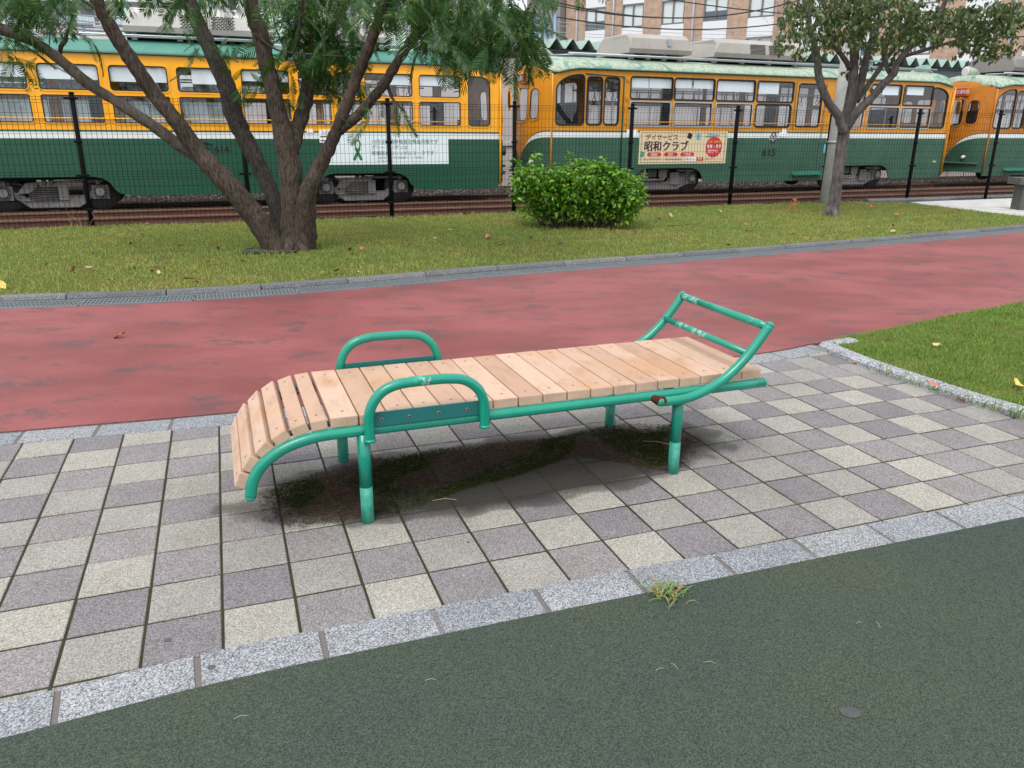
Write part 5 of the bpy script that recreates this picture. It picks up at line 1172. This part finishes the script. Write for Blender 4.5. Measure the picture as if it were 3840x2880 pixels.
tuft(GD(290, 580, .03), 60, .11, .2, .004, M_gfar, 'grass_tuft', 'taller grass tuft standing out of the far lawn at the left', 'grass tuft', .7)
tuft(GD(672, 530, .03), 50, .22, .1, .006, M_gfar, 'grass_tuft', 'long grass tuft at the foot of the forked tree', 'grass tuft', .45)
b = MB(); p0 = GD(168, 494, 0)
for k_ in range(7):
    a = random.uniform(-.5, .5); P = [p0 + Vector((.05 * k_ - .15, .05, 0))]
    for j in range(5): P.append(P[-1] + Vector((random.gauss(a * .05, .03), random.gauss(0, .02), random.uniform(.03, .09))))
    b.tube(crom(P, 3), .003, 4)
tag(b.build('dry_stalk', simple('dry_stalk', (.34, .22, .15), .9)), 'dry twisted weed stalks by the first fence post on the left', 'dead weed')
b = MB(); p0 = GD(1722, 462, .02)
for k_ in range(5):
    P = [p0 + Vector((0.02 * k_, 0, 0)), p0 + Vector((-.07 - .02 * k_, 0, .07 + .02 * k_)), p0 + Vector((-.13 + .015 * k_, .02, .12 + .03 * k_))]; b.tube(P, .002, 4)
    for j in range(4): b.add([P[2] + Vector((random.gauss(0, .05), 0, random.gauss(0, .03))) + Vector(v) * .014 for v in ((0, 0, 0), (1, .2, .3), (.6, 0, 1))], [(0, 1, 2)])
tag(b.build('dry_stalk', simple('dry_orange', (.40, .15, .06), .9)), 'small orange brown dried sprig beside the crape myrtle trunk', 'dead weed')

# --- fallen leaves, one by one
def dry_leaf(L, W, seed):
    r_ = random.Random(seed); b = MB(); n = 6; V = []
    for i in range(n + 1):
        t = i / n; w_ = W * .5 * math.sin(math.pi * min(1, .06 + .94 * t)) ** .75 * (1 + r_.uniform(-.15, .15)); x = L * (t - .5); zc = .012 * math.sin(t * 3.1 + seed) + .006
        V += [(x, -w_, zc + .014 * r_.random()), (x, 0, zc), (x, w_, zc + .016 * r_.random())]
    F = []
    for i in range(n): k_ = i * 3; F += [(k_, k_ + 1, k_ + 4, k_ + 3), (k_ + 1, k_ + 2, k_ + 5, k_ + 4)]
    b.add(V, F, True); b.tube([(-L * .5, 0, .008), (-L * .72, .004, .003)], .0012, 4); return b
LC = {'orange brown': (.42, .14, .05), 'dark brown': (.10, .05, .035), 'pale tan': (.55, .38, .22), 'yellow': (.62, .44, .10), 'pink red': (.50, .13, .09)}
lm = {k_: simple('leaf_' + k_.replace(' ', '_'), c, .7, var=.3, vs_=25) for k_, c in LC.items()}
lmesh = {}
def put_leaf(x, y, colr, s_, label, z=.05, group=None):   # x, y in photo pixels (3840 wide)
    v = random.randrange(4); key = (v, colr)
    if key not in lmesh: o = dry_leaf(.09, .05, v + 1).build('fallen_leaf', lm[colr]); lmesh[key] = o.data
    else: o = bpy.data.objects.new('fallen_leaf', lmesh[key]); col.objects.link(o)
    p = G(x, y, z); o.location = p; o.rotation_euler = (random.gauss(0, .35), random.gauss(0, .25), random.random() * 6.28); o.scale = (s_ * (1 if z < .03 else 1.12),) * 3
    tag(o, label, 'leaf', group)
put_leaf(448, 1266, 'orange brown', 1.15, 'single curled orange brown leaf lying on the red path at the left', .008)
U = [(300, 992, 'orange brown', .9, 'orange brown curled leaf on the left lawn, upper one of a pair'), (277, 1010, 'orange brown', 1, 'orange brown curled leaf on the left lawn, lower one of a pair'), (335, 1003, 'pale tan', .9, 'tan leaf right of the paired leaves on the left lawn'), (775, 985, 'yellow', 1.3, 'upright yellow orange leaf on the lawn left of the tree foot'), (706, 1050, 'orange brown', 1.1, 'flat orange leaf near the kerb, left of two touching leaves'), (738, 1056, 'orange brown', .9, 'flat orange leaf near the kerb, right of two touching leaves'), (420, 1048, 'orange brown', .9, 'long orange leaf on the left lawn above the drain grate'), (304, 943, 'pale tan', .8, 'small pale leaf near the yellowed lawn patch'), (594, 1020, 'pale tan', .7, 'small tan leaf halfway between left edge and tree'), (1264, 1018, 'orange brown', 1.1, 'large orange brown leaf just above the kerb below the tree'), (1345, 1022, 'pale tan', .6, 'tiny pale leaf right of the large orange leaf'), (10, 1072, 'yellow', 1.2, 'pale yellow leaf at the left edge of the lawn above the kerb'), (1312, 938, 'orange brown', 1.1, 'orange leaf right of the tree foot, left of a row of two'), (1358, 932, 'orange brown', .9, 'small orange leaf right of the tree foot, right of a row of two'), (1828, 887, 'pink red', 1.3, 'round pink leaf on the lawn left of the shrub'), (1686, 863, 'pale tan', .9, 'pale pink leaf lying near the fence left of the shrub'), (1630, 892, 'pale tan', .7, 'small pale upright leaf on the lawn left of the shrub'), (2514, 808, 'pale tan', 1.0, 'pale pink leaf right of the shrub, near its edge'), (2473, 822, 'pink red', 1.1, 'coral leaf lying on a twig right of the shrub'), (2558, 878, 'pink red', .8, 'pink red leaf on the middle lawn right of the shrub'), (2796, 840, 'orange brown', 1.0, 'orange leaf on the lawn between shrub and crape myrtle'), (3270, 775, 'pink red', 1.2, 'red leaf right of the crape myrtle, nearest the trunk'), (3288, 778, 'orange brown', 1.2, 'dark orange leaf right of the crape myrtle, beside a red one'), (3365, 803, 'orange brown', 1.2, 'orange leaf on the right lawn, upper one of two'), (3360, 818, 'orange brown', 1.1, 'orange leaf on the right lawn, lower one of two'), (3350, 868, 'pale tan', 1.1, 'pale leaf on the lawn near the grate at the right'), (3405, 894, 'yellow', .9, 'yellow leaf lying against the far kerb at the right'), (3330, 1282, 'pale tan', .75, 'pale curled leaf on the near lawn close to its corner'), (3512, 1292, 'pale tan', .7, 'tan leaf on the near lawn right of the pale one'), (3818, 1440, 'yellow', 1.0, 'yellow leaf on the near lawn at the right edge'), (3205, 1360, 'orange brown', .5, 'small orange leaf in the joint beside the near kerb'), (3500, 1440, 'pink red', .6, 'reddish leaf on the near kerb, upper of two'), (3600, 1500, 'pink red', .65, 'reddish leaf beside the near kerb, lower of two'), (3450, 725, 'pink red', 1.2, 'coral leaf standing against the fence foot at the right'), (2700, 792, 'pale tan', .9, 'pale leaf lying just below the fence right of the poster')]
for x, y, c_, s_, lb in U: put_leaf(x, y, c_, s_, lb, .012 if x in (3205, 3600) else .068)
for i in range(75):
    x = random.uniform(60, 3650); y0 = 860 if x < 2300 else 800; y1 = 1060 - (x / 3840) * 190; y = random.uniform(y0, y1)
    if 2330 > x > 1900 and y < 880: continue
    put_leaf(x, y, 'dark brown', random.uniform(.5, .85), 'small dark brown withered leaf lying in the far lawn', .062, 'dark withered leaves scattered on the far lawn')
b = MB(); p = G(2560, 846, .05); b.tube([p + Vector((-.25, 0, 0)), p, p + Vector((.1, .1, .02)), p + Vector((.32, .1, .01))], [.008, .007, .005, .002], 6); b.tube([p, p + Vector((.15, -.06, .04))], .004, 5); tag(b.build('fallen_twig', M_twig), 'fallen brown twig on the lawn right of the shrub', 'twig')

# ================================================================== THINGS BEYOND THE TRAMS
def along(o, th, s, d, z=0): return Vector((o.x + math.cos(th) * s - math.sin(th) * d, o.y + math.sin(th) * s + math.cos(th) * d, z))
# --- utility pole in front of tram 615
pb_ = GD(1790, 443); b = MB(); b.tube([(pb_.x, pb_.y, -.2), (pb_.x + .05, pb_.y, 3.0), (pb_.x + .16, pb_.y, 9.0)], [.215, .195, .15], 24)
po = thing('utility_pole', 'grey concrete utility pole behind the crape myrtle', 'pole', (pb_.x, pb_.y, 0)); b.build('shaft', M_conc, po, off=(pb_.x, pb_.y, 0))
b = MB(); 
for z in (1.35, 5.2): b.tube([(pb_.x, pb_.y, z), (pb_.x, pb_.y, z + .04)], .212, 24)
b.build('band', M_steel, po, off=(pb_.x, pb_.y, 0))
# --- stone seat at the right edge
p = GD(2203, 457); st = thing('stone_seat', 'dark stone seat slab on a square leg at the right edge', 'seat', (p.x, p.y, .03))
M_stone = simple('dark_stone', (.085, .085, .075), .85, var=.35, vs_=14)
b = MB(); b.rbox((.55, .1, .60), (1.5, .45, .14), .01); b.build('slab', M_stone, st); 
for xx in (.02, 1.05): b = MB(); b.rbox((xx, .1, .265), (.16, .34, .53), .01); b.build('leg', M_stone, st)
# --- depot shed with folded roof
WM_ = NT('mauve_cladding'); wv = WM_.n('TexWave', bands_direction='X'); wv.inputs['Scale'].default_value = .33; WM_.l(WM_.tc(), wv.inputs[0])
WM_.col(WM_.mix(WM_.ramp(wv.outputs[0], [(0, 0), (.015, 1)]), (.14, .12, .12), WM_.mix(WM_.noise(1.5, 4, scale=(1, 1, .2)), (.50, .43, .42), (.60, .52, .51)))); WM_.rough(.7)
D = 6.2
sd_ = thing('depot_shed', 'long mauve depot shed with folded pale green metal roof behind the trams', 'shed', along(O5, T5, 0, D)[:], T5)
b = MB(); b.box((8, 4, 1.7), (31, 8, 3.9), mi=0); b.box((-5.0, -.03, 1.15), (5, .05, .09), mi=1); b.box((-6.35, -.04, 1.9), (.05, .06, 3.7), mi=2)
b.build('wall', ['mauve_cladding', simple('pale_rail', (.55, .57, .58), .5), simple('seam_dark', (.08, .07, .07), .7)], sd_)
pg = painted('pale_roof_green', (.30, .42, .36), dirt=.15, rough=.55); 
def folded(parent, xa, xb, z, y0, y1, pitch=.60, h=.34, slope=.03):
    b = MB(); n = int((xb - xa) / pitch)
    for i in range(n):
        x = xa + i * pitch; P = [(x, z), (x + pitch * .08, z), (x + pitch * .48, z + h), (x + pitch * .54, z + h), (x + pitch * .94, z), (x + pitch, z)]
        for (u0, v0), (u1, v1) in zip(P, P[1:]):
            t = .012; zz = (y1 - y0) * slope
            b.add([(u0, y0, v0), (u1, y0, v1), (u1, y1, v1 + zz), (u0, y1, v0 + zz), (u0, y0, v0 - t), (u1, y0, v1 - t), (u1, y1, v1 + zz - t), (u0, y1, v0 + zz - t)], [(0, 1, 2, 3), (7, 6, 5, 4), (4, 5, 1, 0)])
    b.build('roof', pg, parent)
    b = MB()
    for i in range(n): x = xa + i * pitch; b.add([(x + pitch * .08, y0 + .5, z - .01), (x + pitch * .94, y0 + .5, z - .01), (x + pitch * .54, y0 + .5, z + h - .02), (x + pitch * .48, y0 + .5, z + h - .02)], [(0, 1, 2, 3)])
    b.build('flute_closer', simple('flute_dark', (.05, .05, .045), .8), parent)
folded(sd_, -5.6, 23.6, 3.92, -.75, 8, .54, .27)
b = MB(); b.box((9, -.28, 3.72), (29.4, .1, .34), mi=0); b.box((9, -.36, 3.88), (29.4, .16, .04), mi=0); b.box((9, -.36, 3.56), (29.4, .16, .03), mi=0)
for xx in (-5.3, 2.5, 10.3, 18): 
    b.box((xx, -.34, 3.72), (.3, .03, .26), mi=0)
    for q in (-.08, .08):
        for r_ in (-.08, 0, .08): b.cyl((xx + q, -.36, 3.72 + r_), (xx + q, -.37, 3.72 + r_), .018, 6, mi=1)
b.build('eaves_beam', [painted('beam_blue_grey', (.12, .155, .175), dirt=.2), M_black], sd_)
b = MB(); b.box((10, -.20, 2.4), (24, .1, 2.2)); b.build('dark_opening', simple('opening_dark', (.035, .035, .035), .9), sd_) if False else None
# --- gabled shed further left
g2 = thing('gabled_shed', 'pale green roofed gabled shed seen under the tree branches', 'shed', along(O5, T5, -13.5, 12.0)[:], T5)
b = MB(); b.box((1.5, 3, 2.0), (9, 6, 4.6), mi=0); b.build('wall', ['mauve_cladding'], g2)
b = MB(); b.add([(-3.3, -.3, 4.2), (6.3, -.3, 4.2), (6.3, 3.2, 5.5), (-3.3, 3.2, 5.5), (-3.3, 6.5, 4.2), (6.3, 6.5, 4.2)], [(0, 1, 2, 3), (3, 2, 5, 4)]); b.build('roof', pg, g2)
# --- white low-floor tram parked behind tram 614 (seen through its windows)
lf = thing('modern_tram', 'white and green modern low tram seen through the windows of the yellow tram', 'tram', along(O4, T4, -6.6, 6.0)[:], T4)
b = MB(); b.plate([(0, .25), (7.5, .25), (7.5, 3.1), (1.2, 3.1), (.5, 2.7), (.1, 1.6), (0, .8)], [rrect(1.7 + i * 1.45, 1.5, 3.0 + i * 1.45, 2.6, .08) for i in range(4)], lambda u, v, w_: (u, w_, v), 2.4, 0); b.build('body', [painted('white_enamel', (.72, .74, .74), dirt=.1)], lf)
b = MB(); b.box((3.75, 1.2, 2.0), (7.2, 1.6, 1.6)); b.build('interior', simple('pale_interior', (.35, .38, .38), .7), lf); b = MB(); b.box((3.8, -.01, .8), (7.4, .02, .55)); b.build('green_band', simple('bright_green', (.03, .28, .14), .4), lf)
# --- depot office beyond it
of_ = thing('depot_office', 'low cream depot building behind the yellow tram', 'building', along(O4, T4, -8, 20)[:], T4)
b = MB(); b.box((3, 3, 2.6), (24, 6, 5.6)); b.build('wall', painted('cream_wall', (.66, .63, .57), dirt=.12, rough=.8), of_)
for i in range(9):
    b = MB(); b.box((-8 + i * 2.5, -.03, 2.2), (1.5, .06, 1.5), mi=0); b.box((-8 + i * 2.5, -.07, 2.2), (.05, .05, 1.5), mi=1); b.box((-8 + i * 2.5, -.07, 2.95), (1.6, .06, .06), mi=1); b.build('window', [simple('office_glass', (.12, .15, .17), .12), alum], of_)

# --- brick office block
BD = Vector((.788, -.616, 0)); thb = math.atan2(BD.y, BD.x)
c0 = AT(2400, 60, 58.0); c0.z = 0
bk = thing('brick_building', 'tan brick office block with tall paired windows and white panels', 'building', c0[:], thb)
k = NT('tan_brick'); br = k.n('TexBrick'); br.inputs['Scale'].default_value = 1; br.inputs['Brick Width'].default_value = .40; br.inputs['Row Height'].default_value = .13; br.inputs['Mortar Size'].default_value = .014; br.inputs['Bias'].default_value = 0
br.inputs['Color1'].default_value = (.42, .265, .185, 1); br.inputs['Color2'].default_value = (.31, .195, .14, 1); br.inputs['Mortar'].default_value = (.36, .29, .23, 1)
mp = k.n('Mapping'); mp.inputs['Rotation'].default_value = (R(90), 0, 0); k._tc = k.n('TexCoord'); k.l(k._tc.outputs['Object'], mp.inputs[0]); k.l(mp.outputs[0], br.inputs[0]); k.col(k.mix(k.ramp(k.noise(3, 5, .7), [(.4, 0), (.6, 1)]), br.outputs[0], (.46, .33, .25))); k.rough(.9, .2)
def bx_(px, py):   # photo pixel -> position on the facade (s, z)
    d = ray(px, py); n_ = Vector((-BD.y, BD.x, 0)); t = ((c0 - Vector((0, 0, 0))).dot(n_)) / d.dot(n_); q = Vector((0, 0, CH)) + d * t; return (q - c0).dot(BD), q.z
# window columns measured along the facade
cols = [((595, 60), (743, 225)), ((905, 32), (1058, 205)), ((1180, 8), (1340, 180)), ((1530, -25), (1705, 158)), ((1835, -50), (2030, 135))]
S6 = 1100 / 2212
cw = []
for (xa, ya), (xb, yb) in cols:
    s0_, z1_ = bx_(1900 + xa * S6, ya * S6); s1_, z0_ = bx_(1900 + xb * S6, yb * S6); cw.append((s0_, s1_))
zt = bx_(1900 + 905 * S6, 32 * S6)[1]; zb_ = bx_(1900 + 905 * S6, 210 * S6)[1]; pitch_ = (cw[4][0] - cw[0][0]) / 4; ww = cw[1][1] - cw[1][0]
cs = [cw[0][0] + pitch_ * i for i in range(-1, 16)]
floorh = (zt - zb_) * 1.75; holes = []; S0, S1 = cs[0] + pitch_ * .45, cs[-1] + pitch_
zlev = [(zb_ - floorh, zt - floorh), (zb_, zt), (zb_ + floorh, zt + floorh)]
b = MB(); H_ = zt + floorh + 2
for i, a in enumerate(cs[1:]): holes.append([(a, .8), (a + ww, .8), (a + ww, H_ - 1), (a, H_ - 1)])
b.plate([(S0, 0), (S1, 0), (S1, H_), (S0, H_)], holes, lambda u, v, w_: (u, w_, v), .3, 0)
b.box(((S0 + S1) / 2, 6, H_ / 2), (S1 - S0 - .2, 11, H_ - .2), mi=1); b.build('wall', ['tan_brick', simple('block_core', (.2, .19, .18), .8)], bk)
for i, a in enumerate(cs[1:]):
    for z0_, z1_ in zlev:
        b = MB(); b.box((a + ww / 2, .16, (z0_ + z1_) / 2), (ww - .1, .05, z1_ - z0_ - .1), mi=0); fw = .09
        for xx in (a + fw / 2, a + ww - fw / 2, a + ww / 2): b.box((xx, .10, (z0_ + z1_) / 2), (fw, .12, z1_ - z0_), mi=1)
        for zz in (z0_ + fw / 2, z1_ - fw / 2): b.box((a + ww / 2, .095, zz), (ww, .13, fw), mi=1)
        if (i * 7 + int(z0_)) % 3 == 2: b.box((a + ww / 2, .13, z0_ + (z1_ - z0_) * .22), (ww - .15, .03, (z1_ - z0_) * .36), mi=2)
        b.build('window', ['building_glass', simple('window_bronze', (.16, .145, .13), .5), simple('glass_dark', (.08, .10, .13), .15)], bk)
    for (z0_, z1_), (z2_, _) in list(zip(zlev, zlev[1:])) + [((0, .8), zlev[0])]:
        if z2_ - z1_ > .05: b = MB(); b.box((a + ww / 2, .10, (z1_ + z2_) / 2), (ww, .14, z2_ - z1_ - .01)); b.build('white_panel', simple('panel_white', (.68, .69, .71), .6), bk)
    b = MB(); b.cyl((a - pitch_ * .22, -.08, 0), (a - pitch_ * .22, -.08, H_), .07, 8); b.build('downpipe', simple('pipe_grey', (.38, .38, .42), .5), bk) if i % 2 == 1 or i < 2 else None
# bay window block at its left
b = MB(); sb0, zz1 = bx_(2070, 35); b.box((S0 - 1.6, .6, H_ * .42), (3.0, 2.4, H_ * .84), mi=0); b.box((S0 - 1.6, -.64, H_ * .36), (2.4, .05, H_ * .60), mi=1)
for q in (-.9, .0, .9): b.box((S0 - 1.6 + q, -.68, H_ * .36), (.12, .08, H_ * .6), mi=0)
b.build('glazed_bay', [simple('bay_grey', (.22, .21, .20), .6), simple('bay_glass', (.30, .42, .60), .12)], bk)

# --- apartment block at the left, far behind
A0 = AT(560, 150, 105.0); A0.z = 0; tha = R(4)
ap = thing('apartment_block', 'pale grey apartment block with glass balconies behind the left branches', 'building', A0[:], tha)
b = MB(); b.box((-8, 6, 14), (44, 12, 28)); b.build('wall', painted('apartment_wall', (.55, .56, .57), dirt=.1, rough=.8), ap)
for f in range(9):
    z = 1.2 + f * 2.95
    b = MB(); b.box((-8, -.8, z), (44, 1.7, .22)); b.build('balcony_slab', simple('slab_white', (.72, .73, .74), .7), ap)
    for q in range(7):
        xx = -27 + q * 6.2; b = MB(); b.box((xx, -1.62, z + .65), (5.6, .05, 1.0), mi=0)
        for r_ in range(8): b.box((xx - 2.8 + r_ * .8, -1.66, z + .65), (.06, .06, 1.1), mi=1)
        b.box((xx, -1.62, z + 1.18), (5.7, .08, .06), mi=1); b.build('balcony_rail', [simple('rail_glass', (.42, .52, .53), .2), simple('rail_white', (.7, .72, .72), .5)], ap)
        b = MB(); b.box((xx - 1.2, -.02, z + 1.25), (1.9, .06, 1.9)); b.box((xx + 1.5, -.02, z + 1.25), (1.7, .06, 1.9)); b.build('window', simple('apartment_glass', (.16, .18, .20), .15), ap)
for q in range(8):
    b = MB(); b.box((-30.1 + q * 6.2, -.9, 14), (.35, 1.5, 28)); b.build('fin_wall', simple('fin_grey', (.50, .50, .51), .7) if q % 2 else simple('fin_brown', (.16, .12, .115), .7), ap)
A1 = AT(840, 120, 92.0); A1.z = 0
a2 = thing('brown_apartment_block', 'dark brown apartment block with outdoor units behind the forked tree', 'building', A1[:], R(4))
b = MB(); b.box((6, 6, 14), (18, 12, 30)); b.build('wall', simple('brown_wall', (.12, .075, .07), .8, var=.1), a2)
for f in range(9):
    z = 1.5 + f * 2.95; b = MB(); b.box((6, -.6, z), (18, 1.3, .2)); b.build('balcony_slab', simple('slab_white', (.72, .73, .74), .7), a2)
    for q in range(4):
        xx = -.5 + q * 4.4; b = MB(); b.box((xx, -1.2, z + .6), (3.4, .06, 1.0), mi=0); b.build('balcony_rail', simple('rail_pale', (.45, .47, .49), .5), a2)
        b = MB(); b.box((xx - .6, -.02, z + 1.3), (1.4, .06, 1.7), mi=0); b.build('window', simple('apartment_glass', (.16, .18, .20), .15), a2); b = MB(); b.box((xx + .9, -.3, z + 1.6), (.8, .4, .6)); b.build('outdoor_unit', simple('unit_white', (.65, .65, .64), .6), a2)
A2 = AT(1420, 160, 70.0); A2.z = 0
a3 = thing('white_building', 'plain white building glimpsed between the tree branches', 'building', A2[:], R(12))
b = MB(); b.box((0, 6, 7), (22, 12, 14)); b.build('wall', painted('white_wall', (.72, .73, .75), dirt=.08, rough=.8), a3)
for f in range(4):
    for q in range(6): b = MB(); b.box((-8.5 + q * 3.2, -.03, 2 + f * 3.1), (1.6, .06, 1.3)); b.build('window', simple('apartment_glass', (.16, .18, .20), .15), a3)
# --- small red roofed house far left
A3 = AT(330, 205, 60.0); A3.z = 0; a4 = thing('red_roofed_house', 'small house with red roof behind the left tram', 'house', A3[:], R(15))
b = MB(); b.box((0, 3, 2.6), (9, 6, 5.4)); b.build('wall', simple('house_wall', (.5, .45, .38), .8), a4)
b = MB(); b.add([(-5, -.5, 5.2), (5, -.5, 5.2), (5, 3, 7.2), (-5, 3, 7.2), (-5, 6.5, 5.2), (5, 6.5, 5.2)], [(0, 1, 2, 3), (3, 2, 5, 4)]); b.build('roof', simple('red_tiles', (.22, .04, .03), .7, var=.2), a4)
# --- line poles and overhead wires
for px, py, Yv, lb in ((595, 40, 34.0, 'grey steel line pole above the left tram roof'), (2060, 60, 30, 'slim grey steel line pole above the gap between the trams')):
    p = AT(px, py, Yv); b = MB(); b.tube([(p.x, p.y, 0), (p.x, p.y, 12)], .17 if px < 1000 else .10, 14); q = thing('line_pole', lb, 'pole', (p.x, p.y, 0)); b.build('shaft', simple('pole_grey', (.30, .33, .36), .6), q, off=(p.x, p.y, 0))
def wire(a, c, ya, yc, r, lb, sag=.25, mat=None):
    A, C_ = AT(*a, ya), AT(*c, yc); P = [A.lerp(C_, t / 14) - Vector((0, 0, 4 * sag * (t / 14) * (1 - t / 14))) for t in range(15)]; b = MB(); b.tube(P, r, 5)
    tag(b.build('overhead_wire', mat or simple('wire_black', (.015, .015, .018), .6)), lb, 'wire', 'overhead wires above the tram yard')
W_ = lambda x, y: (1900 + x * S6, y * S6)
wire(W_(380, 18), W_(2212, 0), 26, 30, .022, 'thick black cable crossing the top of the brick block windows', .5); wire(W_(380, 128), W_(2300, 140), 26, 30, .020, 'black cable along the lower edge of the brick block windows', .35)
wire(W_(900, -60), W_(2400, 120), 24, 30, .018, 'black cable sloping down to the right across the brick block', .1); wire(W_(380, 40), W_(2100, 30), 25, 31, .016, 'thin black cable just below the thickest one', .4)
thin = simple('wire_grey', (.30, .31, .33), .5)
for i, (ya, yb, lb) in enumerate(((160, 235, 'upper'), (190, 262, 'second'), (238, 280, 'third'), (262, 292, 'lowest'))): wire(W_(330, ya), W_(2500, yb), 28, 31, .008, lb + ' thin grey contact line strand over the shed roof', .12, thin)
for i, (a, c, lb) in enumerate((((150, 50), (700, 90), 'top'), ((180, 65), (700, 120), 'second'), ((120, 20), (560, 60), 'steepest'), ((200, 88), (640, 68), 'light grey'), ((240, 100), (640, 88), 'lowest pale'))): wire(a, c, 24, 26, .02 if i < 3 else .045, lb + ' grey bundled cable beside the left tree limb', .15, thin)
for i, (a, c, lb) in enumerate((((600, 95), (1500, 60), 'upper'), ((600, 30), (1600, 130), 'crossing'))): wire(a, c, 27, 27, .009, lb + ' thin wire between the tree stems over the left tram', .2, thin)
wire((3300, 100), (3900, 130), 26, 26, .018, 'black cable at the right behind the crape myrtle crown', .2); wire((3200, 60), (3900, 40), 26, 26, .012, 'thin black cable high at the right edge', .2)
